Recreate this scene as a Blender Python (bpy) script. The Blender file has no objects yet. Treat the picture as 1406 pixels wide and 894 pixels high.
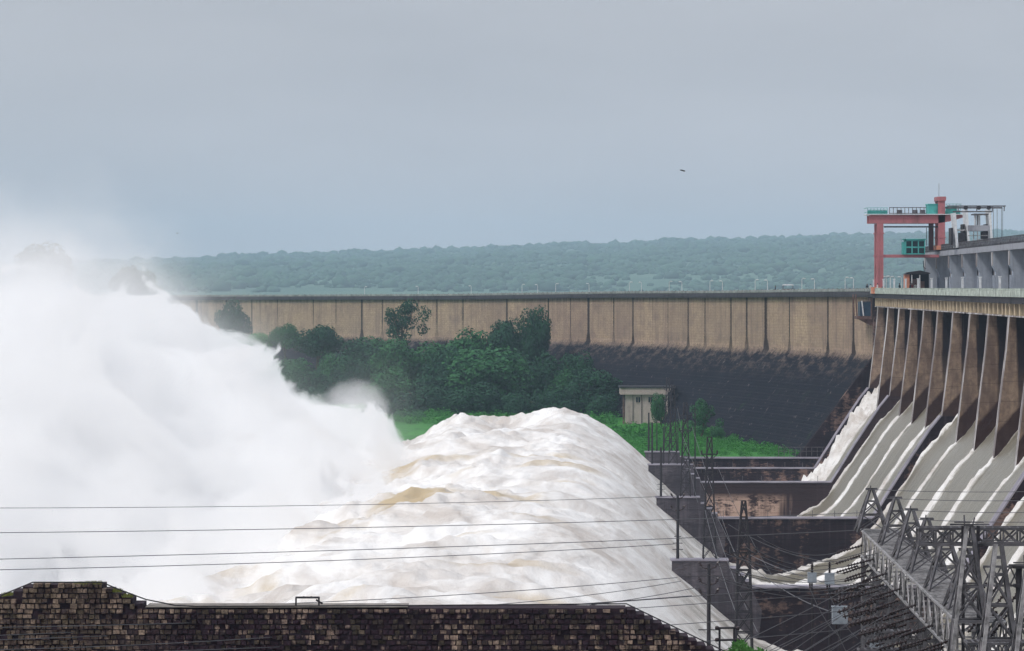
import bpy, math, random
import numpy as np
from mathutils import Vector, Matrix

random.seed(7); RNG = np.random.default_rng(7)
sc = bpy.context.scene
COL = sc.collection
F = 5000.0; HX = 703.0; HY = 394.0
def P(px, py, Y): return Vector(((px-HX)*Y/F, Y, -(py-HY)*Y/F))
AX = 127/5000.0
def D(a, s, z): return Vector((a+AX*s, s, z))          # dam frame: a = towards upstream, s = depth along the axis

# ------------------------------------------------------------------ camera, world, light
cam = bpy.data.cameras.new('camera'); co = bpy.data.objects.new('camera', cam); COL.objects.link(co)
co.location = (0, 0, 0); co.rotation_euler = (math.radians(90), 0, 0)
cam.sensor_width = 36; cam.lens = F/1406*36; cam.shift_y = -53/1406
cam.clip_start = 1; cam.clip_end = 30000
sc.camera = co
sc.view_settings.view_transform = 'Standard'; sc.view_settings.look = 'None'
sc.view_settings.gamma = 1; sc.view_settings.exposure = 0.12; sc.view_settings.use_curve_mapping = False
SUN_EL, SUN_AZ = 50, 232          # azimuth measured clockwise from +Y
w = bpy.data.worlds.new('World'); sc.world = w; w.use_nodes = True
nt = w.node_tree; nt.nodes.clear()
wo = nt.nodes.new('ShaderNodeOutputWorld'); bg = nt.nodes.new('ShaderNodeBackground')
sky = nt.nodes.new('ShaderNodeTexSky'); sky.sky_type = 'NISHITA'; sky.sun_disc = False
sky.sun_elevation = math.radians(SUN_EL); sky.sun_rotation = math.radians(SUN_AZ)
sky.dust_density = 4; sky.air_density = 1.0; sky.ozone_density = 1.0
mx = nt.nodes.new('ShaderNodeMix'); mx.data_type = 'RGBA'; mx.inputs[0].default_value = 0.9
tc = nt.nodes.new('ShaderNodeTexCoord'); mp = nt.nodes.new('ShaderNodeMapping'); mp.inputs['Scale'].default_value = (5, 5, 22)
nz = nt.nodes.new('ShaderNodeTexNoise'); nz.inputs['Scale'].default_value = 1.0; nz.inputs['Detail'].default_value = 5
rp = nt.nodes.new('ShaderNodeValToRGB')
rp.color_ramp.elements[0].position = .25; rp.color_ramp.elements[0].color = (4.15, 4.35, 4.8, 1)
rp.color_ramp.elements[1].position = .75; rp.color_ramp.elements[1].color = (5.2, 5.35, 5.8, 1)
nt.links.new(tc.outputs['Generated'], mp.inputs[0]); nt.links.new(mp.outputs[0], nz.inputs['Vector'])
nt.links.new(nz.outputs[0], rp.inputs[0])
nt.links.new(sky.outputs[0], mx.inputs[6]); nt.links.new(rp.outputs[0], mx.inputs[7])
# the overcast deck: brighter overhead than low down, where the air is thick
sx = nt.nodes.new('ShaderNodeSeparateXYZ'); nt.links.new(tc.outputs['Generated'], sx.inputs[0])
mr = nt.nodes.new('ShaderNodeMapRange'); mr.inputs[1].default_value = 0.12; mr.inputs[2].default_value = .8
mr.inputs[3].default_value = 1.0; mr.inputs[4].default_value = 1.6
nt.links.new(sx.outputs[2], mr.inputs[0])
ml = nt.nodes.new('ShaderNodeVectorMath'); ml.operation = 'SCALE'
nt.links.new(mx.outputs[2], ml.inputs[0]); nt.links.new(mr.outputs[0], ml.inputs[3])
nt.links.new(ml.outputs[0], bg.inputs[0]); bg.inputs[1].default_value = 0.1
nt.links.new(bg.outputs[0], wo.inputs[0])
sl = bpy.data.lights.new('sun', 'SUN'); sl.energy = 1.5; sl.angle = math.radians(14); sl.color = (1, .96, .9)
so = bpy.data.objects.new('sun', sl); COL.objects.link(so)
az, el = math.radians(SUN_AZ), math.radians(SUN_EL)
sd = Vector((math.sin(az)*math.cos(el), math.cos(az)*math.cos(el), math.sin(el)))
so.rotation_euler = sd.to_track_quat('Z', 'Y').to_euler()
sc.cycles.use_denoising = True
sc.cycles.max_bounces = 16; sc.cycles.diffuse_bounces = 2; sc.cycles.glossy_bounces = 2
sc.cycles.transparent_max_bounces = 8; sc.cycles.volume_bounces = 12
sc.cycles.use_adaptive_sampling = True; sc.cycles.adaptive_threshold = .03
sc.cycles.volume_max_steps = 128; sc.cycles.volume_step_rate = 1.0

# ------------------------------------------------------------------ numpy noise
class VN:
    def __init__(s, seed): s.t = np.random.default_rng(seed).random((64, 64, 64)).astype(np.float32)
    def __call__(s, x, y, z=0.0):
        x, y, z = np.broadcast_arrays(np.asarray(x, float), np.asarray(y, float), np.asarray(z, float))
        xi, yi, zi = np.floor(x).astype(int), np.floor(y).astype(int), np.floor(z).astype(int)
        fx, fy, fz = x-xi, y-yi, z-zi
        fx = fx*fx*fx*(fx*(fx*6-15)+10); fy = fy*fy*fy*(fy*(fy*6-15)+10); fz = fz*fz*fz*(fz*(fz*6-15)+10)
        t = s.t; a = 0
        for i in (0, 1):
            for j in (0, 1):
                for k in (0, 1):
                    a = a + t[(xi+i) & 63, (yi+j) & 63, (zi+k) & 63]*(fx if i else 1-fx)*(fy if j else 1-fy)*(fz if k else 1-fz)
        return a*2-1
vn = [VN(i) for i in range(4)]
def fbm(x, y, z=0.0, o=4, g=.5, seed=0):
    a, amp, n = 0, 1, 0
    for i in range(o):
        a = a + amp*vn[(seed+i) % 4](x*2**i+i*7.3, y*2**i+i*3.1, z*2**i); n += amp; amp *= g
    return a/n

# ------------------------------------------------------------------ materials
class NT:
    def __init__(s, name):
        s.m = bpy.data.materials.new(name); s.m.use_nodes = True; s.t = s.m.node_tree
        s.b = s.t.nodes['Principled BSDF']; s.b.inputs['Specular IOR Level'].default_value = .25
    def n(s, ty): return s.t.nodes.new(ty)
    def l(s, v, inp):
        if isinstance(v, bpy.types.NodeSocket): s.t.links.new(v, inp)
        else: inp.default_value = v
    def coord(s, which='Object'): return s.n('ShaderNodeTexCoord').outputs[which]
    def uv(s): return s.n('ShaderNodeTexCoord').outputs['UV']
    def pos(s): return s.n('ShaderNodeNewGeometry').outputs['Position']
    def map(s, v, sc_, loc=(0, 0, 0)):
        k = s.n('ShaderNodeMapping'); k.inputs['Scale'].default_value = sc_; k.inputs['Location'].default_value = loc; s.l(v, k.inputs[0]); return k.outputs[0]
    def noise(s, v, scale, detail=4, rough=.55, dist=0):
        k = s.n('ShaderNodeTexNoise'); s.l(v, k.inputs['Vector']); k.inputs['Scale'].default_value = scale
        k.inputs['Detail'].default_value = detail; k.inputs['Roughness'].default_value = rough; k.inputs['Distortion'].default_value = dist; return k.outputs[0]
    def math(s, op, a, b=0.0, c=0.0, clamp=False):
        k = s.n('ShaderNodeMath'); k.operation = op; k.use_clamp = clamp; s.l(a, k.inputs[0]); s.l(b, k.inputs[1]); s.l(c, k.inputs[2]); return k.outputs[0]
    def rng(s, v, a, b, c=0.0, d=1.0, smooth=False):
        k = s.n('ShaderNodeMapRange'); s.l(v, k.inputs[0]); k.inputs[1].default_value = a; k.inputs[2].default_value = b
        k.inputs[3].default_value = c; k.inputs[4].default_value = d
        if smooth: k.interpolation_type = 'SMOOTHSTEP'
        return k.outputs[0]
    def mix(s, f, a, b, mode='MIX'):
        k = s.n('ShaderNodeMix'); k.data_type = 'RGBA'; k.blend_type = mode; s.l(f, k.inputs[0])
        for v, i in ((a, 6), (b, 7)):
            if isinstance(v, tuple) and len(v) == 3: v = (*v, 1)
            s.l(v, k.inputs[i])
        return k.outputs[2]
    def sep(s, v): k = s.n('ShaderNodeSeparateXYZ'); s.l(v, k.inputs[0]); return k.outputs
    def comb(s, x, y, z): k = s.n('ShaderNodeCombineXYZ'); s.l(x, k.inputs[0]); s.l(y, k.inputs[1]); s.l(z, k.inputs[2]); return k.outputs[0]
    def attr(s, name): k = s.n('ShaderNodeAttribute'); k.attribute_name = name; return k.outputs
    def island(s): return s.n('ShaderNodeNewGeometry').outputs['Random Per Island']
    def brick(s, v, w_, h_, mortar, c1, c2, cm, bias=0.0, smooth=.1):
        k = s.n('ShaderNodeTexBrick'); s.l(v, k.inputs['Vector']); k.inputs['Scale'].default_value = 1
        k.inputs['Brick Width'].default_value = w_; k.inputs['Row Height'].default_value = h_; k.inputs['Mortar Size'].default_value = mortar
        k.inputs['Mortar Smooth'].default_value = smooth; k.inputs['Bias'].default_value = bias
        for nm, c in (('Color1', c1), ('Color2', c2), ('Mortar', cm)): k.inputs[nm].default_value = (*c, 1)
        return k.outputs
    def bump(s, h, strength=.4, dist=.1):
        k = s.n('ShaderNodeBump'); s.l(h, k.inputs['Height']); k.inputs['Strength'].default_value = strength; k.inputs['Distance'].default_value = dist
        s.t.links.new(k.outputs[0], s.b.inputs['Normal'])
    def out(s, c=None, r=.85, metal=0.0):
        if c is not None:
            if isinstance(c, tuple) and len(c) == 3: c = (*c, 1)
            s.l(c, s.b.inputs['Base Color'])
        s.l(r, s.b.inputs['Roughness']); s.b.inputs['Metallic'].default_value = metal
        return s.m

def simple(name, c, r=.8, var=.25, scale=2.0, metal=0.0):
    k = NT(name); nn = k.noise(k.coord(), scale, 5)
    c2 = tuple(x*(1-var) for x in c); c1 = tuple(min(1, x*(1+var)) for x in c)
    return k.out(k.mix(k.rng(nn, .3, .7), c2, c1), r, metal)

M = {}
M['white_paint'] = simple('white_paint', (.68, .70, .72), .6, .15)
M['lamp_paint'] = simple('weathered_lamp_paint', (.56, .60, .60), .7, .2)
M['rail_paint'] = simple('rail_paint', (.42, .47, .42), .8, .35, 1.2)
M['crane_red'] = simple('crane_red', (.46, .155, .175), .6, .15, .8)
M['old_rail'] = simple('weathered_parapet', (.20, .215, .205), .85, .4, .6)
M['crane_dark'] = simple('crane_dark', (.10, .045, .05), .6, .15, .8)
M['teal'] = simple('teal', (.06, .42, .40), .6, .15, .8)
M['dark_glass'] = simple('dark_glass', (.012, .03, .035), .15, .1)
M['dark_steel'] = simple('dark_steel', (.03, .027, .032), .55, .2, 3)
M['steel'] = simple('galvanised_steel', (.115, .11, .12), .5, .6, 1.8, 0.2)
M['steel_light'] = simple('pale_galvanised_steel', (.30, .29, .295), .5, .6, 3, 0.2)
M['porcelain'] = simple('porcelain', (.04, .028, .03), .25, .3, 4)
M['wire'] = simple('wire', (.10, .10, .11), .5, .1)
M['box_paint'] = simple('grey_box_paint', (.33, .37, .42), .6, .2, 3)
M['orange'] = simple('orange_paint', (.62, .25, .15), .7, .15, 1)
M['booth_blue'] = simple('blue_panel', (.03, .06, .10), .4, .3, 1)
M['rust'] = simple('rust', (.14, .085, .075), .85, .4, 1.2)
M['skin'] = simple('skin', (.25, .13, .09), .6, .1)
M['cloth_dark'] = simple('dark_cloth', (.02, .02, .03), .9, .2)
M['cloth_white'] = simple('white_cloth', (.75, .75, .72), .9, .05)
M['cloth_red'] = simple('red_cloth', (.25, .05, .05), .9, .1)
M['bark'] = simple('bark', (.09, .065, .045), .95, .3, 3)
M['feather'] = simple('dark_feather', (.02, .02, .025), .8, .2)

def mat_concrete(name, base, stain, amt=.5, streak=1.0, sx_=.9):
    k = NT(name); p = k.pos()
    big = k.noise(p, .18, 5, .6)
    st = k.noise(k.map(p, (sx_, sx_, .07)), 1.0, 5, .65)
    fine = k.noise(p, 2.3, 4, .6)
    f = k.rng(k.math('ADD', k.math('MULTIPLY', st, .6*streak), k.math('MULTIPLY', big, 1-.6*streak)), .62-amt*.3, .72-amt*.3)
    c = k.mix(k.math('MULTIPLY', f, .85), base, stain)
    c = k.mix(k.rng(fine, .3, .7, .25, 0), c, tuple(x*.45 for x in base))
    k.bump(fine, .3, .1)
    return k.out(c, .9)
M['concrete'] = mat_concrete('grey_concrete', (.37, .38, .42), (.22, .22, .25), .35)
M['hoist_concrete'] = mat_concrete('blue_grey_concrete', (.40, .44, .51), (.27, .30, .37), .35)
M['pale_concrete'] = mat_concrete('pale_concrete', (.56, .54, .54), (.15, .12, .12), .62, 1.0, .7)
M['slab_edge'] = mat_concrete('dark_slab_edge', (.05, .05, .06), (.02, .018, .02), .4)  # near-black; on deck edge and girder backing this colour stands in for shade
M['cream'] = mat_concrete('cream_painted_concrete', (.62, .50, .34), (.25, .18, .13), .3)

# pier sides: brown masonry lifts, shade of the opening under the bridge painted black further in, dark soaked foot above the water
M['crane_red'] = mat_concrete('faded_red_paint', (.47, .17, .185), (.26, .11, .11), .42, .7, 1.2)
M['teal'] = mat_concrete('faded_teal_paint', (.09, .44, .41), (.05, .22, .21), .4, .7, 1.2)
def mat_pier():
    k = NT('pier_side_masonry'); p = k.pos(); x, y, z = k.sep(p)
    a = k.math('SUBTRACT', x, k.math('MULTIPLY', y, AX))
    fine = k.noise(p, 1.6, 5, .65)
    big = k.noise(k.map(p, (.8, .05, .25)), 1, 4)
    st = k.noise(k.map(p, (1.6, .3, .10)), 1.0, 5, .6)
    base = k.mix(k.rng(big, .35, .65), (.225, .16, .125), (.41, .305, .225))
    own = k.noise(k.map(p, (.35, .047, .07)), 1, 4, .7); base = k.mix(k.rng(own, .48, .62, 0, .6), base, (.12, .085, .075))
    base = k.mix(k.rng(fine, .35, .65, .5, 0), base, (.09, .06, .055))
    zz = k.math('FRACT', k.math('MULTIPLY', k.math('ADD', z, k.math('MULTIPLY', y, .037)), .43))
    base = k.mix(k.math('MULTIPLY', k.rng(zz, 0, .045, 1, 0), .55), base, (.035, .02, .02))
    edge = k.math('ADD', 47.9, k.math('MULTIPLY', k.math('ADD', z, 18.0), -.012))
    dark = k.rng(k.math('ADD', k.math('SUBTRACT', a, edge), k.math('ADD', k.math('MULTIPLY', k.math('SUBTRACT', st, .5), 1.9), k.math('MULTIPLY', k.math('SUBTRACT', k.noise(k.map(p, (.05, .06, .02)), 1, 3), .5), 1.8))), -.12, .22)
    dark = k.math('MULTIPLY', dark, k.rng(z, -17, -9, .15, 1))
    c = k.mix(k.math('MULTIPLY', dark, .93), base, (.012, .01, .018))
    # soaked foot parallel to the falling water
    foot = k.math('SUBTRACT', k.math('MULTIPLY', k.math('SUBTRACT', a, 45.0), 1.12), k.math('ADD', z, 17.4))
    foot = k.math('ADD', foot, k.math('MULTIPLY', k.math('SUBTRACT', fine, .5), 1.2))
    c = k.mix(k.math('MULTIPLY', k.rng(foot, -.3, .2), .9), c, (.035, .016, .017))
    k.b.inputs['Specular IOR Level'].default_value = .1
    k.bump(fine, .5, .15)
    return k.out(c, .95)
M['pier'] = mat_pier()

def mat_divide(name, lo, hi, thr, pink=False):
    k = NT(name); p = k.pos()
    patch = k.noise(k.map(p, (.11, .11, .17)), 1, 6, .62)
    st = k.noise(k.map(p, (.5, .5, .05)), 1.0, 5, .6)
    fine = k.noise(k.map(p, (1, 1, 2.5)), 1.2, 5, .7)
    v = k.math('ADD', k.math('MULTIPLY', patch, .65), k.math('MULTIPLY', st, .35))
    v = k.math('ADD', v, k.math('MULTIPLY', k.math('SUBTRACT', fine, .5), .35))
    m_ = k.rng(v, thr, thr+.08)
    if pink:
        x, y, z = k.sep(p); a = k.math('SUBTRACT', x, k.math('MULTIPLY', y, AX)); m_ = k.math('MULTIPLY', m_, k.math('MULTIPLY', k.rng(k.math('ADD', a, k.math('MULTIPLY', k.math('SUBTRACT', st, .5), 16)), 26, 30, 1, 0), k.rng(z, -34.0, -32.8, 1, 0)))
    c = k.mix(m_, lo, hi)
    drip = k.noise(k.map(p, (1.3, 1.3, .06), (5, 0, 0)), 1.0, 5, .65)
    c = k.mix(k.math('MULTIPLY', k.rng(drip, .52, .70), .12 if pink else .5), c, tuple(min(1, x*2.6+.02) for x in lo))
    zz = k.math('FRACT', k.math('MULTIPLY', k.sep(p)[2], .5)); c = k.mix(k.math('MULTIPLY', k.rng(zz, 0, .07, 1, 0), .6), c, tuple(x*.3 for x in lo))
    c = k.mix(k.rng(k.noise(k.map(p, (.07, .07, .3), (0, 0, 9)), 1, 5, .7), .45, .7, 0, .2 if pink else .55), c, tuple(x*.35 for x in lo))
    k.b.inputs['Specular IOR Level'].default_value = .08
    k.bump(fine, .6, .25)
    return k.out(c, .95)
M['divide'] = mat_divide('wet_black_concrete', (.026, .017, .022), (.22, .145, .12), .535)
M['divide_pink'] = mat_divide('stained_pink_concrete', (.05, .032, .035), (.58, .41, .33), .37, True)
M['divide_grey'] = mat_divide('grey_block_concrete', (.075, .066, .078), (.13, .115, .128), .5)
M['cap'] = simple('pale_wall_cap', (.30, .28, .33), .7, .3, .4)

# long masonry dam: tan stone above, black wet stone on the battered foot, dark drain lines at the joints
def mat_dam():
    k = NT('dam_masonry'); uv = k.uv(); u, v, _ = k.sep(uv)
    p = k.pos()
    br = k.brick(uv, 1.5, .55, .05, (.60, .44, .305), (.53, .385, .27), (.42, .30, .215), 0, .5)
    big = k.noise(k.map(uv, (.05, .10, 1)), 1, 5, .6)
    st = k.noise(k.map(uv, (.55, .045, 1)), 1, 5, .65)
    st2 = k.noise(k.map(uv, (2.2, .12, 1), (9, 3, 0)), 1, 4, .6)
    fine = k.noise(k.map(uv, (1.1, 2.2, 1)), 1, 5, .7)
    c = k.mix(k.rng(big, .35, .65, .0, .45), br[0], (.34, .245, .20))
    c = k.mix(k.rng(st, .48, .66, 0, .7), c, (.24, .175, .155))
    blot = k.noise(k.map(uv, (.16, .22, 1), (4, 7, 0)), 1, 6, .72); c = k.mix(k.rng(blot, .48, .66, 0, .6), c, (.22, .165, .155))
    c = k.mix(k.rng(st2, .55, .75, 0, .6), c, (.10, .07, .07))
    c = k.mix(k.rng(fine, .3, .6, .5, 0), c, (.22, .155, .12))
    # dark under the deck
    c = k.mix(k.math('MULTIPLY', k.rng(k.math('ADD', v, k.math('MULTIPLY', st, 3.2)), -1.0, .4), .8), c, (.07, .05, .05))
    # joints: drains every 15 m, uneven in width and in length
    u = k.math('ADD', u, k.math('MULTIPLY', k.math('SUBTRACT', k.noise(k.comb(k.math('MULTIPLY', u, .045), 0.0, 0.0), 1, 2), .5), 17))
    cell = k.math('FLOOR', k.math('DIVIDE', u, 15.0))
    wn2 = k.n('ShaderNodeTexWhiteNoise'); wn2.noise_dimensions = '1D'; k.l(k.math('FLOOR', k.math('DIVIDE', k.math('SUBTRACT', u, 7.5), 15.0)), wn2.inputs['W'])
    c = k.mix(k.rng(wn2.outputs[0], 0, 1, 0, .38), c, (.23, .165, .14))
    wn = k.n('ShaderNodeTexWhiteNoise'); wn.noise_dimensions = '1D'; k.l(cell, wn.inputs['W']); rnd = wn.outputs[0]
    du = k.math('ABSOLUTE', k.math('SUBTRACT', k.math('ADD', k.math('MODULO', u, 15.0), k.math('MULTIPLY', k.math('SUBTRACT', fine, .5), .9)), 7.5))
    wid = k.math('ADD', -.05, k.math('MULTIPLY', rnd, .75))
    wid = k.math('ADD', wid, k.rng(v, -12.0, -9.5, .9, 0))
    j = k.rng(k.math('SUBTRACT', du, wid), -.15, .3, 1, 0)
    j = k.math('MULTIPLY', j, k.rng(k.math('ADD', v, k.math('MULTIPLY', rnd, 11)), -9.0, -2.5, .1, 1))
    c = k.mix(k.math('MULTIPLY', j, .93), c, (.028, .02, .022))
    # foot
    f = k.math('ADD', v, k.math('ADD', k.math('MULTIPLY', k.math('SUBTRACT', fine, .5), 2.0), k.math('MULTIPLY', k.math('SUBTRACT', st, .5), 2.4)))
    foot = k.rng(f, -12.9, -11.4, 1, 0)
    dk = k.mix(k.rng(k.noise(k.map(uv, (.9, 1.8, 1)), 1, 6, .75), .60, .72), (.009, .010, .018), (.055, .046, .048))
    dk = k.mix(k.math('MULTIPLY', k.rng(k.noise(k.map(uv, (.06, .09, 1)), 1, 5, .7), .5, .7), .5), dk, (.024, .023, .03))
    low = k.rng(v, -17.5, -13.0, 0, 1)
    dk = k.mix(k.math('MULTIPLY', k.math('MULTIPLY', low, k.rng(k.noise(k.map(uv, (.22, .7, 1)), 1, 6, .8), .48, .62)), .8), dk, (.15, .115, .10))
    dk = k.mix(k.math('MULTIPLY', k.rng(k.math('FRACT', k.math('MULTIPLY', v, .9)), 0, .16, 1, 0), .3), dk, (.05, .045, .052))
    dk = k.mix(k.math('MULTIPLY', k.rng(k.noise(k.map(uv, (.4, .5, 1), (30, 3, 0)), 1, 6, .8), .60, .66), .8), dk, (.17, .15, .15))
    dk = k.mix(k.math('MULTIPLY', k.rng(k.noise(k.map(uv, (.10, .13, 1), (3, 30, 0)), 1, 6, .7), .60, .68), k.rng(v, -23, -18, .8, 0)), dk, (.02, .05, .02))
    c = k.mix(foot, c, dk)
    k.b.inputs['Specular IOR Level'].default_value = .1
    k.bump(k.math('ADD', k.math('MULTIPLY', fine, .6), br[1]), .35, .12)
    return k.out(c, .9)
M['dam'] = mat_dam()

def mat_ground(name, c1, c2, c3, s1=.08, s2=.9):
    k = NT(name); p = k.pos()
    a = k.noise(p, s1, 5); b = k.noise(p, s2, 5, .7)
    c = k.mix(k.rng(a, .35, .65), c1, c2); c = k.mix(k.rng(b, .45, .7, 0, .7), c, c3)
    k.bump(b, .6, .3)
    return k.out(c, .95)
M['grass'] = mat_ground('grassy_ground', (.035, .19, .03), (.06, .26, .04), (.02, .09, .02))
M['earth'] = mat_ground('dark_earth', (.05, .045, .035), (.08, .07, .05), (.03, .03, .025))
M['hill'] = mat_ground('scrub_hill', (.085, .165, .105), (.055, .12, .085), (.105, .175, .115), .0022, .015)

def mat_leaf(name, c1, c2, scale=.35):
    k = NT(name); a = k.noise(k.pos(), scale, 4, .6); r = k.island()
    c = k.mix(k.rng(a, .35, .65), c1, c2)
    c = k.mix(k.rng(r, 0, 1, 0, .35), c, tuple(x*1.7 for x in c2))
    k.b.inputs['Specular IOR Level'].default_value = .15
    return k.out(c, .75)
M['leaf_dark'] = mat_leaf('dark_foliage', (.012, .046, .028), (.022, .075, .036))
M['leaf_mid'] = mat_leaf('green_foliage', (.020, .085, .036), (.038, .13, .045))
M['leaf_bright'] = mat_leaf('bright_foliage', (.03, .15, .028), (.05, .22, .035), .5)
M['leaf_far'] = mat_leaf('far_scrub', (.03, .075, .055), (.05, .11, .07), .004)
M['moss'] = mat_leaf('mossy_grass', (.10, .12, .02), (.17, .18, .05), 3)

def mat_water():
    k = NT('churning_water'); foam = k.attr('foam')[2]; mud = k.attr('mud')[2]; fl = k.attr('flow')[2]
    p = k.pos(); x, y, z = k.sep(p)
    streak = k.noise(k.comb(k.math('MULTIPLY', fl, .07), k.math('MULTIPLY', y, 1.6), 0.0), 1, 6, .75)
    fine = k.noise(p, 1.3, 6, .7)
    smooth = k.mix(k.rng(streak, .35, .7), (.15, .134, .10), (.33, .30, .24))
    edge = k.noise(k.comb(k.math('MULTIPLY', fl, .55), k.math('MULTIPLY', y, 1.5), k.math('MULTIPLY', z, .2)), 1, 6, .85)
    f = k.rng(k.math('ADD', foam, k.math('ADD', k.math('MULTIPLY', k.math('SUBTRACT', fine, .5), .5), k.math('MULTIPLY', k.math('SUBTRACT', edge, .5), 1.6))), .28, .72)
    tn = k.noise(k.comb(k.math('MULTIPLY', x, .11), k.math('MULTIPLY', y, .035), k.math('MULTIPLY', z, .22)), 1, 6, .64, .8)
    tint = k.mix(k.rng(tn, .42, .64), (.88, .865, .85), (.58, .53, .49))
    c = k.mix(f, smooth, tint)
    c = k.mix(k.rng(k.math('ADD', mud, k.math('MULTIPLY', k.math('SUBTRACT', fine, .5), .5)), .25, .95), c, (.52, .415, .27))
    pb = k.map(p, (1, .4, 1)); k.bump(k.math('ADD', k.noise(pb, 1.3, 5, .7), k.noise(pb, .45, 4, .6)), .4, .4)
    k.l(k.rng(f, 0, 1, .3, .85), k.b.inputs['Roughness'])
    k.l(c, k.b.inputs['Base Color'])
    return k.m
M['water'] = mat_water()
M['river'] = mat_ground('muddy_river', (.42, .37, .28), (.62, .58, .50), (.75, .73, .68), .03, .3)

def mat_stone():
    k = NT('rough_dark_masonry'); p = k.pos(); r = k.island()
    patch = k.noise(k.map(p, (.28, 1, .5)), 1, 4, .6); fine = k.noise(p, 9, 5, .7)
    colm = k.noise(k.map(p, (2.1, 1, .25)), 1, 4, .65)
    blur = k.noise(p, 3.0, 5, .7)
    topc = k.math('MULTIPLY', k.rng(k.sep(p)[2], -13.42, -13.38), .3)
    lf = k.math('ADD', k.math('MULTIPLY', r, .7), k.math('ADD', k.math('MULTIPLY', k.math('SUBTRACT', patch, .5), 2.6), k.math('MULTIPLY', k.math('SUBTRACT', colm, .5), 2.2)))
    lf = k.math('ADD', k.math('ADD', lf, topc), k.math('ADD', .12, k.math('MULTIPLY', k.math('SUBTRACT', blur, .5), 1.2)))
    c = k.mix(k.rng(lf, .62, 1.1), (.046, .025, .037), (.50, .365, .285))
    r2 = k.math('FRACT', k.math('MULTIPLY', r, 37.7))
    c = k.mix(k.math('MULTIPLY', k.rng(r2, .5, 1), .45), c, (.13, .115, .06))
    x, y, z = k.sep(p)
    left = k.rng(k.math('ADD', x, k.math('MULTIPLY', patch, 4)), -15.5, -11.5, 1, 0)
    c = k.mix(k.math('MULTIPLY', k.math('MULTIPLY', left, k.rng(blur, .35, .65, .15, .85)), .75), c, (.21, .16, .11))
    c = k.mix(k.rng(fine, .35, .6, .7, 0), c, (.012, .008, .012))
    k.bump(fine, .8, .03)
    return k.out(c, .95)
M['stone'] = mat_stone()
M['stone_core'] = simple('dark_joint_mortar', (.030, .018, .026), .95, .4, 5)

# ------------------------------------------------------------------ mesh builder
class MB:
    def __init__(s): s.v = []; s.f = []; s.mi = []
    def add(s, vs, fs, mi=0):
        o = len(s.v); s.v.extend([tuple(x) for x in vs]); s.f.extend([tuple(i+o for i in f) for f in fs]); s.mi.extend([mi]*len(fs)); return s
    def box(s, c0, c1, mi=0, fn=None):
        (x0, y0, z0), (x1, y1, z1) = c0, c1
        vs = [Vector(q) for q in ((x0,y0,z0),(x1,y0,z0),(x1,y1,z0),(x0,y1,z0),(x0,y0,z1),(x1,y0,z1),(x1,y1,z1),(x0,y1,z1))]
        if fn: vs = [fn(*q) for q in vs]
        return s.add(vs, [(0,3,2,1),(4,5,6,7),(0,1,5,4),(1,2,6,5),(2,3,7,6),(3,0,4,7)], mi)
    def dbox(s, a0, s0, z0, a1, s1, z1, mi=0): return s.box((a0, s0, z0), (a1, s1, z1), mi, lambda a, b, c: D(a, b, c))
    def box2(s, a0, s0, z0, a1, s1, z1, mi=0): return s.dbox(a0-.8, s0, z0, a1-.8, s1, z1, mi)
    def bar(s, p, q, w_=.1, h_=None, mi=0):
        p, q = Vector(p), Vector(q); h_ = h_ or w_; d = (q-p)
        if d.length < 1e-5: return s
        d.normalize(); up = Vector((0, 0, 1)) if abs(d.z) < .95 else Vector((0, 1, 0))
        x = d.cross(up).normalized(); y = x.cross(d).normalized(); vs = []
        for e in (p, q):
            for sx_, sy_ in ((-1,-1),(1,-1),(1,1),(-1,1)): vs.append(e+x*sx_*w_/2+y*sy_*h_/2)
        return s.add(vs, [(0,1,2,3),(7,6,5,4),(0,4,5,1),(1,5,6,2),(2,6,7,3),(3,7,4,0)], mi)
    def tube(s, pts, r, n=6, mi=0, rs=None):
        pts = [Vector(p) for p in pts]; vs = []; fs = []
        for i, p in enumerate(pts):
            d = (pts[min(i+1, len(pts)-1)]-pts[max(i-1, 0)]).normalized()
            up = Vector((0, 0, 1)) if abs(d.z) < .95 else Vector((0, 1, 0))
            x = d.cross(up).normalized(); y = x.cross(d).normalized(); rr = rs[i] if rs else r
            for k in range(n): t = 2*math.pi*k/n; vs.append(p+x*math.cos(t)*rr+y*math.sin(t)*rr)
        for i in range(len(pts)-1):
            for k in range(n): a, b = i*n+k, i*n+(k+1) % n; fs.append((a, b, b+n, a+n))
        fs.append(tuple(range(n))[::-1]); fs.append(tuple(len(vs)-n+k for k in range(n)))
        return s.add(vs, fs, mi)
    def prism(s, poly, s0, s1, mi=0, fn=D, capmi=None):
        n = len(poly); vs = [fn(a, s0, z) for a, z in poly]+[fn(a, s1, z) for a, z in poly]
        capmi = mi if capmi is None else capmi
        s.add(vs, [tuple(range(n))], mi); o = len(s.v)-2*n
        s.f.append(tuple(o+n+i for i in range(n))[::-1]); s.mi.append(mi)
        for i in range(n):
            j = (i+1) % n; s.f.append((o+i, o+n+i, o+n+j, o+j)); s.mi.append(capmi)
        return s
    def lathe(s, p, q, prof, n=8, mi=0):               # prof: (t along p-q, radius)
        p, q = Vector(p), Vector(q)
        return s.tube([p.lerp(q, t) for t, r in prof], 0, n, mi, [r for t, r in prof])
    def build(s, name, mats, parent=None, smooth=False):
        me = bpy.data.meshes.new(name); me.from_pydata(s.v, [], s.f)
        mats = mats if isinstance(mats, (list, tuple)) else [mats]
        for m in mats: me.materials.append(m)
        if len(mats) > 1: me.polygons.foreach_set('material_index', s.mi)
        if smooth: me.polygons.foreach_set('use_smooth', [True]*len(me.polygons))
        me.update(); return link(name, me, parent)
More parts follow.
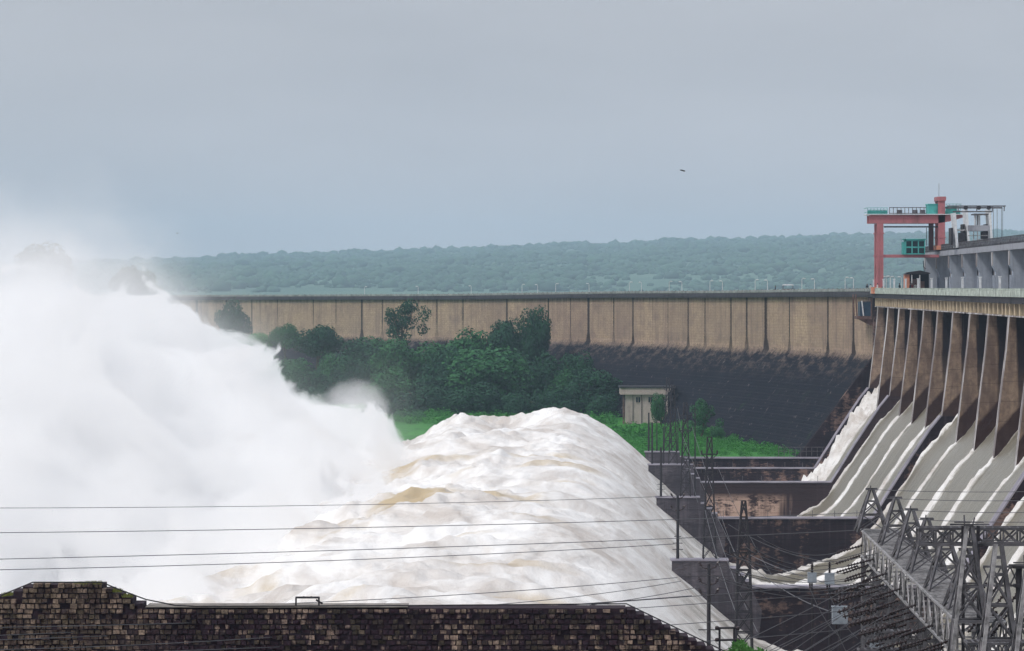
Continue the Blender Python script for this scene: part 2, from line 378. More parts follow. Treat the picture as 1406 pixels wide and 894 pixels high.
def link(name, me, parent=None):
    o = bpy.data.objects.new(name, me); COL.objects.link(o)
    if parent:
        o.parent = parent; o.matrix_parent_inverse = Matrix.Translation(-parent.location)
    return o
def thing(name, label, cat, loc, group=None):
    o = bpy.data.objects.new(name, None); COL.objects.link(o); o.location = loc; o.empty_display_size = .5
    return tag(o, label, cat, group)
def tag(o, label, cat, group=None, kind=None):
    o['label'] = label; o['category'] = cat
    if group: o['group'] = group
    if kind: o['kind'] = kind
    return o
def struct(o, label=None):
    o['kind'] = 'structure'
    if label: o['label'] = label
    return o
def grid_mesh(name, X, Y, Z, mat, attrs=None, uv=None, smooth=True):
    r, c = X.shape; me = bpy.data.meshes.new(name)
    me.vertices.add(r*c); me.vertices.foreach_set('co', np.stack([X, Y, Z], -1).astype(np.float32).ravel())
    idx = np.arange(r*c).reshape(r, c)
    q = np.stack([idx[:-1, :-1], idx[:-1, 1:], idx[1:, 1:], idx[1:, :-1]], -1).reshape(-1, 4)
    me.loops.add(q.size); me.loops.foreach_set('vertex_index', q.ravel().astype(np.int32))
    me.polygons.add(len(q)); me.polygons.foreach_set('loop_start', np.arange(0, q.size, 4, dtype=np.int32))
    me.polygons.foreach_set('loop_total', np.full(len(q), 4, dtype=np.int32))
    me.update(calc_edges=True); me.validate()
    if smooth: me.polygons.foreach_set('use_smooth', [True]*len(me.polygons))
    for k, v in (attrs or {}).items():
        at = me.attributes.new(k, 'FLOAT', 'POINT'); at.data.foreach_set('value', v.astype(np.float32).ravel())
    if uv is not None:
        l = me.uv_layers.new(name='UVMap'); U = np.stack([uv[0].ravel()[q.ravel()], uv[1].ravel()[q.ravel()]], -1)
        l.data.foreach_set('uv', U.astype(np.float32).ravel())
    me.materials.append(mat); return me
ORD = ['first','second','third','fourth','fifth','sixth','seventh','eighth','ninth','tenth','eleventh','twelfth','thirteenth','fourteenth','fifteenth','sixteenth','seventeenth','eighteenth','nineteenth','twentieth','twenty-first','twenty-second']

# ------------------------------------------------------------------ terrain
def ground():
    me = bpy.data.meshes.new('ground'); R = 14000
    me.from_pydata([(-R, -2000, -47), (R, -2000, -47), (R, 14000, -47), (-R, 14000, -47)], [], [(0, 1, 2, 3)]); me.materials.append(M['earth'])
    struct(link('ground', me))
    # the muddy river below the jets
    me = bpy.data.meshes.new('river'); me.from_pydata([(-900, 225, -45), (40, 225, -45), (40, 624, -45), (-900, 800, -45)], [], [(0, 1, 2, 3)]); me.materials.append(M['river'])
    struct(link('river', me))
    # near bank under the switchyard, dropping to the river
    xs = np.linspace(-120, 160, 71); ys = np.concatenate([np.linspace(-40, 205, 50), np.linspace(209, 232, 8)])
    X, Y = np.meshgrid(xs, ys); Z = -21.5+.25*fbm(X*.2, Y*.2); E = 186+20*np.clip((X-9)/5, 0, 1); Z = np.where(Y > E, -21.5-(Y-E)*1.05, Z)
    struct(link('near_bank', grid_mesh('near_bank', X, Y, Z, M['earth'])))
    # flat bank at the foot of the long dam
    xs = np.linspace(-330, 52, 150); ys = np.concatenate([[626.5], np.linspace(627, 1180, 220)])
    X, Y = np.meshgrid(xs, ys); Z = -29.3+.6*fbm(X*.06, Y*.06, o=4)+.010*(Y-627); Z[0, :] = -46
    Z += np.clip((-X-60)/120, 0, 1)*6
    struct(link('grass_bank', grid_mesh('grass_bank', X, Y, Z, M['grass'])))
    # reservoir behind the dam
    me = bpy.data.meshes.new('reservoir'); me.from_pydata([(75, 200, -9), (3000, 200, -9), (3000, 4600, -9), (-3000, 4600, -9), (-3000, 1400, -9), (-160, 1180, -9), (-40, 1060, -9), (60, 800, -9)], [], [tuple(range(8))])
    me.materials.append(M['river']); struct(link('reservoir', me))
ground()

def hills():
    xs = np.linspace(-3000, 3000, 300); ys = np.linspace(4000, 10400, 140)
    X, Y = np.meshgrid(xs, ys)
    px = HX+X*F/Y
    top = np.interp(px, [-300, 0, 200, 330, 500, 700, 860, 910, 1000, 1150, 1300, 1406, 1700], [368, 364, 358, 352, 346, 338, 333, 329, 328, 323, 320, 318, 310])
    t = np.clip((Y-4000)/4600, 0, 1)
    Zr = (HY-top)*8600/F
    Z = -10+(Zr+10-4)*(t**.8)*np.where(Y > 8600, np.clip(1-(Y-8600)/2800, 0, 1), 1)
    Z += 6.0*fbm(X*.002, Y*.0015, o=4)*t
    struct(link('hills', grid_mesh('hills', X, Y, Z, M['hill'])))
    # open scrub: low rounded bushes and trees, far too many to count
    N = 42000
    ys_ = RNG.uniform(4100, 8660, N); ys_ = np.where(RNG.random(N) < .10, RNG.uniform(8300, 8660, N), ys_)
    xs_ = RNG.uniform(-.165, .165, N)*ys_
    keep = (.45*fbm(xs_*.004, ys_*.0018, o=3, seed=2)+1.0*fbm(xs_*.013, ys_*.005, o=3, seed=1)) > RNG.uniform(-.6, .4, N); keep |= (ys_ > 8300) & (RNG.random(N) < .6)
    xs_, ys_ = xs_[keep], ys_[keep]; N = len(xs_)
    # bilinear height lookup
    fx = (xs_+3000)/6000*299; fy = (ys_-4000)/6400*139
    ix, iy = np.clip(fx.astype(int), 0, 298), np.clip(fy.astype(int), 0, 138)
    zs = Z[iy, ix]
    import bmesh
    bm = bmesh.new(); bmesh.ops.create_icosphere(bm, subdivisions=1, radius=1); bm.verts.ensure_lookup_table()
    tv = np.array([v.co[:] for v in bm.verts]); tf = np.array([[v.index for v in f.verts] for f in bm.faces]); bm.free()
    r = RNG.uniform(2.0, 6.0, N)*np.where(RNG.random(N) < .05, 1.9, 1)
    V = np.repeat(tv[None], N, 0)
    nn = 1+.45*fbm(tv[None, :, 0]*1.7+np.arange(N)[:, None]*3.7, np.repeat(tv[None, :, 1]*1.7, N, 0), np.repeat(tv[None, :, 2]*1.7, N, 0), o=2)
    V = V*nn[..., None]*np.stack([r*1.25, r*1.2, r*.85], -1)[:, None, :]+np.stack([xs_, ys_, zs+r*.45], -1)[:, None, :]
    Fc = tf[None]+(np.arange(N)*len(tv))[:, None, None]
    me = bpy.data.meshes.new('scrub_woodland'); me.vertices.add(N*len(tv)); me.vertices.foreach_set('co', V.astype(np.float32).ravel())
    q = Fc.reshape(-1); me.loops.add(len(q)); me.loops.foreach_set('vertex_index', q.astype(np.int32))
    me.polygons.add(len(q)//3); me.polygons.foreach_set('loop_start', np.arange(0, len(q), 3, dtype=np.int32)); me.polygons.foreach_set('loop_total', np.full(len(q)//3, 3, dtype=np.int32))
    me.update(calc_edges=True); me.materials.append(M['leaf_far'])
    tag(link('scrub_woodland', me), 'hazy blue green scrub woodland covering the long far hill', 'woodland', kind='stuff')
hills()

# ------------------------------------------------------------------ long masonry dam on the left
DPATH = [(1215,612),(1190,640),(1100,684),(1000,738),(850,823),(650,920),(450,995),(280,1050),(100,1100),(-120,1150),(-400,1205)]
dp = np.array([((x-HX)*y/F, y) for x, y in DPATH])
t0 = np.concatenate([[0], np.cumsum(np.hypot(*np.diff(dp, axis=0).T))])
tt = np.arange(0, t0[-1], 1.5)
def cr(t, col):                                  # smooth path
    y = np.interp(t, t0, dp[:, col]); k = np.ones(21)/21
    yp = np.pad(y, 10, mode='reflect', reflect_type='odd'); return np.convolve(yp, k, 'valid')
PX, PY = cr(tt, 0), cr(tt, 1)
TX, TY = np.gradient(PX), np.gradient(PY); L = np.hypot(TX, TY); TX /= L; TY /= L
NX, NY = -TY, TX                                 # downstream normal (left of travel)
ARC = np.concatenate([[0], np.cumsum(np.hypot(np.diff(PX), np.diff(PY)))])
TOPZ = np.interp(PY, [640, 690, 738, 823, 940, 1045, 1200], [-.3, -.5, -.75, -1.0, -1.85, -2.3, -2.9])
def sweep(name, prof, mat, parent, i0=0, i1=None, uvz=True):   # prof: (offset downstream, height below the parapet top or absolute)
    sl_ = slice(i0, i1); n = len(PX[sl_]); X = np.zeros((n, len(prof))); Y = X.copy(); Z = X.copy(); U = X.copy()
    for j, (d, z, rel) in enumerate(prof):
        X[:, j] = PX[sl_]+NX[sl_]*d; Y[:, j] = PY[sl_]+NY[sl_]*d; Z[:, j] = (TOPZ[sl_]+z) if rel else z
        U[:, j] = ARC[sl_]
    return link(name, grid_mesh(name, X, Y, Z, mat, uv=(U, Z-TOPZ[sl_][:, None]-.35), smooth=False), parent)
def long_dam():
    t = thing('masonry_dam', 'long curved tan masonry dam with black streaked foot, left of the spillway', 'dam', (PX[5], PY[5], -30))
    face = [(0, -1.45, 1)]+[(0, z, 1) for z in np.linspace(-3.5, -11.5, 8)]+[(.5, -12.3, 1), (1.5, -13.6, 1)]+[(1.5+.75*(-13.6-z), z, 1) for z in np.linspace(-15.4, -32, 8)]
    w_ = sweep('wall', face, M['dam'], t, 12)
    # end face at the spillway side: closes the profile
    mb = MB(); i = 12
    pts = [((d), (TOPZ[i]+z) if rel else z) for d, z, rel in face]
    pts = pts+[(-9, -32), (-9, TOPZ[i]-1.45)]
    f_ = lambda a, s_, z: Vector((PX[i]+NX[i]*a, PY[i]+NY[i]*a, 0))+Vector((TX[i]*s_, TY[i]*s_, z))
    mb.prism(pts, -.02, -1.6, 0, f_); mb.build('end_wall', M['divide'], t)
    sweep('deck', [(.75, -1.45, 1), (.75, -.45, 1), (.7, -.45, 1), (.7, -.9, 1), (-7.6, -.9, 1), (-7.6, -3, 1)], M['slab_edge'], t, 8)
    sweep('parapet', [(.78, -.5, 1), (.78, 0, 1), (.5, 0, 1), (.5, -.9, 1)], M['old_rail'], t, 8)
    sweep('parapet', [(-7.1, -.9, 1), (-7.1, .0, 1), (-7.4, 0, 1), (-7.4, -3, 1)], M['rail_paint'], t, 8)
    mb = MB()
    for i in range(10, len(PX)-4, 2):
        b = Vector((PX[i]+NX[i]*.64, PY[i]+NY[i]*.64, TOPZ[i]))
        mb.box((b.x-.12, b.y-.12, b.z-.3), (b.x+.12, b.y+.12, b.z+.13))
    mb.build('parapet_post', M['old_rail'], t)['kind'] = 'stuff'
    return t
long_dam()
def path_at_px(px, d):
    X = PX+NX*d; Y = PY+NY*d; q = HX+X*F/Y; i = int(np.argmin(np.abs(q-px))); return i, X[i], Y[i], TOPZ[i]-.9

def lamp_mesh():
    mb = MB(); mb.tube([(0, 0, 0), (0, 0, .5), (0, 0, 2.75)], .1, 6, 0, [.13, .085, .06]); pole = mb.build('lamp_pole', M['lamp_paint'])
    mb = MB(); mb.tube([(0, 0, 2.7), (0, 0, 2.85), (-.2, 0, 2.95), (-.35, 0, 2.97)], .05, 5); arm = mb.build('lamp_arm', M['lamp_paint'])
    mb = MB(); mb.lathe((-.1, 0, 2.98), (-.7, 0, 2.95), [(0, .06), (.2, .11), (.7, .12), (1, .06)], 8); head = mb.build('lamp_head', M['lamp_paint'])
    return [pole, arm, head]
def place_lamps():
    protos = lamp_mesh(); first = True
    spec = [(500,1),(575,0),(646,0),(718,1),(737,0),(764,1),(810,0),(863,1),(882,0),(919,1),(937,0),(976,1),(993,0),(1037,1),(1053,0),(1102,1),(1118,0),(1161,1),(1172,0)]
    n = len(spec)
    for i, (px, near) in enumerate(spec):
        k, x, y, z = path_at_px(px, -.4 if near else -6.6)
        side = 'downstream' if near else 'upstream'
        r = thing('street_lamp', f'white lamp on the {side} edge of the long dam crest, {ORD[n-1-i]} from the crane', 'street lamp', (x, y, z), 'street lamps along the long dam crest')
        r.rotation_euler.z = math.radians(180 if near else 0)
        for p_ in protos:
            if first: o = p_
            else: o = p_.copy(); COL.objects.link(o)
            o.parent = r
        first = False
    for i, (a, s_) in enumerate([(48.6, 628), (50.5, 634), (47.6, 606), (49.9, 636), (52.2, 640)]):
        r = thing('street_lamp', f'white lamp behind the spillway parapet near the red crane leg, {ORD[i]} of five', 'street lamp', D(a, s_, -1.2), 'street lamps on the spillway deck')
        for p_ in protos:
            o = p_.copy(); COL.objects.link(o); o.parent = r
place_lamps()

# ------------------------------------------------------------------ spillway
SN = lambda n: 603-22.5*n
PIERS = list(range(-1, 15))
DIV = [(-1, 'pink0'), (1, 'pink'), (5, 'black'), (10, 'black'), (15, 'black')]
WAT = [(64,-6.5),(60,-7.6),(55,-10.3),(51,-13.4),(48.5,-16.2),(46.6,-18.5),(43,-22.5),(39.2,-28.2),(37.5,-30.8),(35.8,-33.0),(34.1,-34.9),(31.5,-36.4),(28.9,-37.2),(25.9,-38.4),(23.2,-38.9),(19.7,-38.3),(15.7,-36.7),(12.2,-33.9),(9.5,-31.5),(7.4,-29.4)]
def spillway():
    t = thing('spillway_dam', 'concrete spillway with tall brown piers under a cream ribbed girder, water pouring between them', 'spillway', D(47, 600, -40))
    for n in PIERS:
        s0 = SN(n)-.8; s1 = SN(n)+.8
        mb = MB(); poly = [(47.0, -2.2), (46.55, -7.5), (45.75, -14), (45.1, -19.6), (44.6, -25.5), (66, -25.5), (66, -2.2)]
        # rounded downstream nose; its sunlit white edge is put into a paler material
        k = len(poly); ring = []
        prof = [(0, .09), (.1, .03), (.3, 0), (1.3, 0), (1.5, .03), (1.6, .09)]
        vs = []
        for (ds, da) in prof:
            for j, (a, z) in enumerate(poly): vs.append(D(a+(da if j < 5 else 0), s0+ds, z))
        o = len(mb.v); mb.v.extend([tuple(v) for v in vs])
        for i in range(len(prof)-1):
            for j in range(k):
                jj = (j+1) % k; mb.f.append((o+i*k+j, o+(i+1)*k+j, o+(i+1)*k+jj, o+i*k+jj)); mb.mi.append(1 if j < 4 else 0)
        mb.f.append(tuple(o+j for j in range(k))); mb.mi.append(0)
        mb.f.append(tuple(o+(len(prof)-1)*k+j for j in range(k))[::-1]); mb.mi.append(0)
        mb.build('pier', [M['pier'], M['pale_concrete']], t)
    for n in PIERS[:-1]:                                   # lifting gates between piers
        mb = MB(); s0, s1 = SN(n+1)+1.3, SN(n)-1.3
        mb.dbox(57, s0, -10.5, 57.5, s1, -3.4)
        for z in (-9.6, -7.9, -6.2, -4.6): mb.dbox(56.6, s0, z, 56.98, s1, z+.25)
        mb.build('gate', M['dark_steel'], t)
    # deck, slab, girders
    mb = MB(); mb.dbox(46.0, 258, -1.9, 66, 650, -1.15); mb.build('deck', M['slab_edge'], t)
    mb = MB(); mb.dbox(45.8, 258, -1.14, 46.1, 641, -.42)
    s_ = 260
    while s_ < 640: mb.dbox(45.75, s_, -1.14, 46.15, s_+.35, -.17); s_ += 2.6
    mb.dbox(45.85, 258, -.40, 46.05, 641, -.30)
    mb.build('parapet', M['rail_paint'], t)
    mb = MB(); mb.dbox(65.4, 258, -1.14, 65.7, 641, -.3); mb.build('parapet', M['rail_paint'], t)
    for n in PIERS[:-1]:
        s0, s1 = SN(n+1)+1.3, SN(n)-1.3
        mb = MB(); mb.dbox(47.05, s0, -3.3, 47.3, s1, -1.92, 2); mb.dbox(46.35, s0, -3.42, 47.2, s1, -3.26, 1)
        nr = 5
        for i in range(nr):
            q = s0+(s1-s0)*i/(nr-1); q = min(q, s1-.9)
            mb.dbox(46.38, q, -3.25, 47.04, q+.9, -1.92)
        mb.build('girder', [M['cream'], M['pale_concrete'], M['slab_edge']], t)
        mb = MB(); mb.dbox(60, s0, -3.3, 60.5, s1, -1.92); mb.build('girder', M['cream'], t)
    # concrete body under the water
    prof = [(a+.9, z-1.6) for a, z in WAT]
    mb = MB(); mb.prism([(66, -25)]+[(66, -8.5)]+prof+[(7.2, -46.5), (66, -46.5)], 250, 626.2)
    mb.build('spillway_body', M['divide'], t)
    # training walls between the groups of bays
    STEP = [(15.2,-31.2),(15.2,-30.55),(14.4,-30.55),(14.4,-29.9),(13.7,-29.9),(13.7,-29.2),(12.9,-29.2),(12.9,-28.4),(7.0,-28.4),(7.0,-31.6),(9.5,-34.5),(12.5,-46.5)]
    for n, kind in DIV:
        S_ = SN(n)
        poly = [(48.2, -17.4), (45.25, -17.4), (43.8, -19.2), (39.8, -25.2), (36.0, -31.2)]+STEP+[(48.2, -46.5)]
        mb = MB(); mb.prism(poly[::-1], S_-1.15, S_+1.15, 0, D, 0)
        d = mb.build('training_wall', M['divide_pink'] if n == 1 else M['divide'], t)
        mb = MB(); mb.dbox(6.85, S_-1.3, -28.38, 12.85, S_+1.25, -28.2)
        for a0_, z0_ in ((12.92, -29.2), (13.72, -29.9), (14.42, -30.55)): mb.dbox(a0_, S_-1.3, z0_+.02, a0_+.78, S_+1.25, z0_+.16)
        mb.dbox(15.3, S_-1.35, -31.18, 36.1, S_+1.3, -31.0)
        q0, q1 = D(45.3, S_, -17.3), D(36.0, S_, -31.0)
        mb.bar(D(45.25, S_, -17.3), D(43.8, S_, -19.1), 2.45, .16); mb.bar(D(43.8, S_, -19.1), D(39.8, S_, -25.1), 2.45, .16); mb.bar(D(39.8, S_, -25.1), D(36.05, S_, -31.1), 2.45, .16)
        mb.build('coping', M['cap'], d)
        mb = MB(); mb.prism([(6.98, -31.6), (6.98, -28.45), (12.92, -28.45), (12.92, -29.25), (13.72, -29.25), (13.72, -29.95), (14.42, -29.95), (14.42, -30.6), (15.22, -30.6), (15.22, -31.25), (16.3, -33.5), (16, -36), (15, -38.5), (12.2, -35.2), (9.5, -34.0)], S_-1.19, S_-1.16)
        mb.build('pier_head', M['divide_grey'], d)
        if n in (1, -1, 5):
            mb = MB()
            for i in range(int((36-16)/3)+1):
                a = 16+3*i; mb.bar(D(a, S_, -31), D(a, S_, -30.1), .07)
            mb.build('handrail', M['steel'], d)
    # retaining wall along the grassy bank
    return t
spillway()
mb = MB(); mb.dbox(8.5, 626.6, -46, 46, 628, -29.55); mb.dbox(8.3, 626.3, -29.53, 46, 628.3, -29.3, 1)
o = mb.build('retaining_wall', [M['divide'], M['cap']]); tag(o, 'dark concrete retaining wall edging the bright green bank', 'wall')
def bank_railing():
    t = thing('railing', 'thin metal railing on the wall between green bank and spillway', 'railing', D(26, 627, -29.3))
    mb = MB()
    for i in range(13): a = 30+i*.95; mb.bar(D(a, 627.2, -29.3), D(a, 627.2, -27.6), .07)
    mb.build('post', M['steel'], t)['kind'] = 'stuff'
    mb = MB(); mb.bar(D(30, 627.2, -27.6), D(41.4, 627.2, -27.6), .08); mb.bar(D(30, 627.2, -28.3), D(41.4, 627.2, -28.3), .06); mb.build('rail', M['steel'], t)
bank_railing()

# ------------------------------------------------------------------ water: chutes, buckets and jets as one churning sheet
def water():
    prof = [(-135,-44.5),(-110,-44.3),(-92,-43.6),(-80,-42.2),(-70,-40.3),(-60,-37.2),(-50,-33.4),(-42,-29.8),(-35,-27.8),(-28,-25.4),(-21,-23.8),(-15,-22.8),(-8,-22.2),(-3.6,-22.6),(0,-23.9),(3.2,-25.9),(5.5,-27.9)]+WAT[::-1]
    A = np.array([p[0] for p in prof]); Zp = np.array([p[1] for p in prof])
    a = np.concatenate([np.arange(-135, -50, .8), np.arange(-50, 10, .36), np.arange(10, 64, .3)])
    s_ = np.concatenate([np.arange(190, 400, .5), np.arange(400, 640.1, .62)])
    AA, SS = np.meshgrid(a, s_)
    z1 = np.interp(a, A, Zp); k = np.ones(9)/9
    z1 = np.convolve(np.pad(z1, 4, mode='edge'), k, 'valid'); Z = np.repeat(z1[None], len(s_), 0)
    jet = np.clip((9-AA)/9, 0, 1)                      # 1 once the water has left the bucket
    up = np.clip((7-AA)/22, 0, 1)
    # turbulent billows, stretched along the flow
    wrp = 3*fbm(AA*.05, SS*.05, 1.7, 2); 
    def ridged(f1, f2, z0, o, sd): n_ = fbm(AA*f1+wrp*.12, SS*f2+wrp*.1, z0, o, .5, sd); return 1-np.sqrt(n_*n_+.02)*2.2
    b1 = fbm(AA*.05, SS*.075, .3, 2); b2 = ridged(.10, .085, 2.2, 2, 1); b3 = ridged(.26, .17, 5.1, 2, 2); b4 = fbm(AA*.9, SS*.55, 3.3, 3, .6, 3)
    late = np.clip((-AA-5)/40, 0, 1)
    b5 = ridged(.5, .3, 9.1, 3, 3); b6 = fbm(AA*.16+9, SS*.10, 6.6, 4, .68, 2)
    rough = np.clip(.55+.9*fbm(AA*.04, SS*.06, 12.2, 2), .2, 1.3)
    Z = Z+up*(1.9*b1+1.0*b2*(1+.3*late)+.6*b3+rough*(.42*b5+1.9*b6)+.35*b4)
    Z += up*(2.2*np.exp(-((AA+5.5)/6)**2-((SS-592)/28)**2)-1.6*np.exp(-((AA+14.5)/5)**2-((SS-592)/28)**2)+1.2*np.exp(-((AA+24)/6)**2-((SS-600)/22)**2))
    # each group of bays throws its own ridge; shallow valleys behind the pier heads
    val = np.zeros_like(Z); div_s = [SN(n) for n, _ in DIV]
    for d in div_s: val = np.maximum(val, np.exp(-((SS-d)/3.2)**2))
    Z -= val*jet*1.6*np.exp(-np.clip(-AA, 0, None)/18)
    # far edge: the last jet thins beyond the end wall
    edge = np.clip((SS-618)/16, 0, 1); Z -= edge**1.5*jet*(14+4*b2)
    # chutes: foam behind each pier
    down = np.clip((48-AA)/30, 0, 1); foam = np.zeros_like(Z); lump = fbm(AA*.35, SS*.9, 7.7, 3, .6)
    for n in range(-1, 16):
        d = SN(n); isdiv = n in (-1, 1, 5, 10, 15)
        if isdiv:
            for sg in (-1, 1):
                c = d+sg*1.6; wd = .5+2.2*down+.9*lump; foam = np.maximum(foam, np.exp(-((SS-c)/np.maximum(wd, .4))**2))
        else:
            c = d-.2+1.0*fbm(AA*.12+n*5, SS*0+n*1.3, 0, 2); wd = .9+4.2*down+3.2*lump*(.25+down)
            wd = wd*(.75+.5*((n*37) % 10)/10); g = np.exp(-((SS-c)/np.maximum(wd, .35))**2); foam = np.maximum(foam, g)
    # first bays: all white and rough near the bank
    ga = np.clip((SS-602.5)/4, 0, 1)*(SS < 624.5); foam = np.maximum(foam, ga*1.0)
    ch = np.clip((AA-14)/6, 0, 1)*np.clip((52-AA)/3, 0, 1)
    Z += ch*foam*(.35+.9*lump+.6*b4); Z += ch*ga*(.6+2.6*fbm(AA*.45, SS*.5, 9, 4, .75))
    Z += ch*(1-foam)*.05*b4
    bowl = np.clip((26-AA)/8, 0, 1); fb = .55+.6*fbm(AA*.15, SS*.2, 4.4, 3, .6, 1); foam = np.maximum(foam, bowl*fb)
    foam = np.maximum(foam, np.clip((12-AA)/7, 0, 1))
    mud = np.clip(fbm(AA*.045+3.1, SS*.075, 8.8, 4, .55, 2)*2.8-.62, 0, 1)*np.clip((4-AA)/10, 0, 1)*np.clip((560-SS)/90, 0, 1)
    for px, py, wa, ws, st_ in ((572,702,5,10,.85),(600,696,3,12,.6),(690,706,6,8,.85),(820,640,3,10,.4),(650,655,5,7,.35),(345,786,1.6,7,.5),(368,790,1.4,6,.5),(530,756,7,5,.55),(705,796,7,4,.7),(615,752,6,4,.4),(760,558,4,5,.45),(740,770,4,3,.35),(880,650,3,8,.35),(470,705,4,5,.3)):
        S0 = 23.5*F/(py-HY); a0 = (px-830)*S0/F; g = 1.35*np.exp(-((AA-a0)/wa)**2-((SS-S0)/ws)**2)*(1.05+.9*fbm(AA*.22+px, SS*.3, 1.1, 4, .6, 1))*st_
        mud = np.maximum(mud, np.clip(g, 0, 1)*up)
    flow = np.where(AA > 0, AA*1.6, AA)
    XX = AA+AX*SS
    me = grid_mesh('water', XX, SS, Z, M['water'], {'foam': foam, 'mud': mud, 'flow': flow})
    o = link('water', me); struct(o, 'white and brown churning water leaping off the spillway')
water()

# ------------------------------------------------------------------ hoist bridge on the spillway deck
def hoist():
    t = thing('hoist_bridge', 'grey concrete gate hoist bridge on a row of square pillars above the spillway deck', 'bridge', D(58, 640, -1.2))
    for n in range(-2, 15):
        S_ = SN(n)-1
        mb = MB(); mb.dbox(57.35, S_-.9, -1.14, 59.2, S_+.9, 5.2)
        mb.dbox(56.95, S_-.95, 3.0, 57.34, S_+.95, 5.2); mb.prism([(57.34, 2.2), (56.95, 3.0), (57.34, 3.0)], S_-.95, S_+.95)
        mb.dbox(57.0, S_-.55, -1.14, 57.33, S_+.55, 1.7)
        p = mb.build('pillar', M['hoist_concrete'], t)
        mb = MB(); mb.dbox(57.25, S_+.92, -1.1, 57.4, S_+1.05, 5.1); mb.dbox(56.86, S_-.9, 3.1, 56.94, S_+.9, 5.1); mb.build('pilaster', M['pale_concrete'], p)
        if n % 1 == 0:
            mb = MB(); mb.dbox(60.2, S_-.7, -1.14, 63.6, S_+.7, 5.2); mb.build('pillar', M['slab_edge'], t)
    mb = MB(); mb.dbox(56.8, 258, 5.21, 64, 650, 6.05); mb.build('roof_slab', M['concrete'], t)
    mb = MB(); mb.dbox(57.0, 258, 6.06, 64, 649, 6.3); mb.build('walkway', M['slab_edge'], t)
    mb = MB(); s_ = 260
    while s_ < 648: mb.dbox(56.95, s_, 6.06, 57.03, s_+.09, 7.15); s_ += .95
    for z in (6.45, 6.8, 7.12): mb.dbox(56.96, 259, z, 57.02, 648, z+.06)
    mb.build('handrail', M['steel'], t)
    mb = MB(); s_ = 266
    while s_ < 640: mb.dbox(59.5, s_, 6.31, 61.5, s_+3.5, 7.0); mb.dbox(59.9, s_+1, 7.0, 61.1, s_+2.5, 7.3); s_ += 22.5
    mb.build('winch_box', M['hoist_concrete'], t)
hoist()
for i, n in enumerate(range(-1, 9)):
    mb = MB(); q = D(46.9, SN(n)+9, -1.14); mb.box((q.x-.13, q.y-.13, q.z), (q.x+.13, q.y+.13, q.z+2.3)); mb.box((q.x-.2, q.y-.2, q.z+2.3), (q.x+.2, q.y+.2, q.z+2.42))
    mb.box((q.x-.24, q.y-.24, q.z), (q.x+.24, q.y+.24, q.z+.25))
    tag(mb.build('marker_post', M['white_paint']), f'short white post before the hoist bridge pillars, {ORD[i]} from the red crane', 'post', 'white posts along the spillway deck')

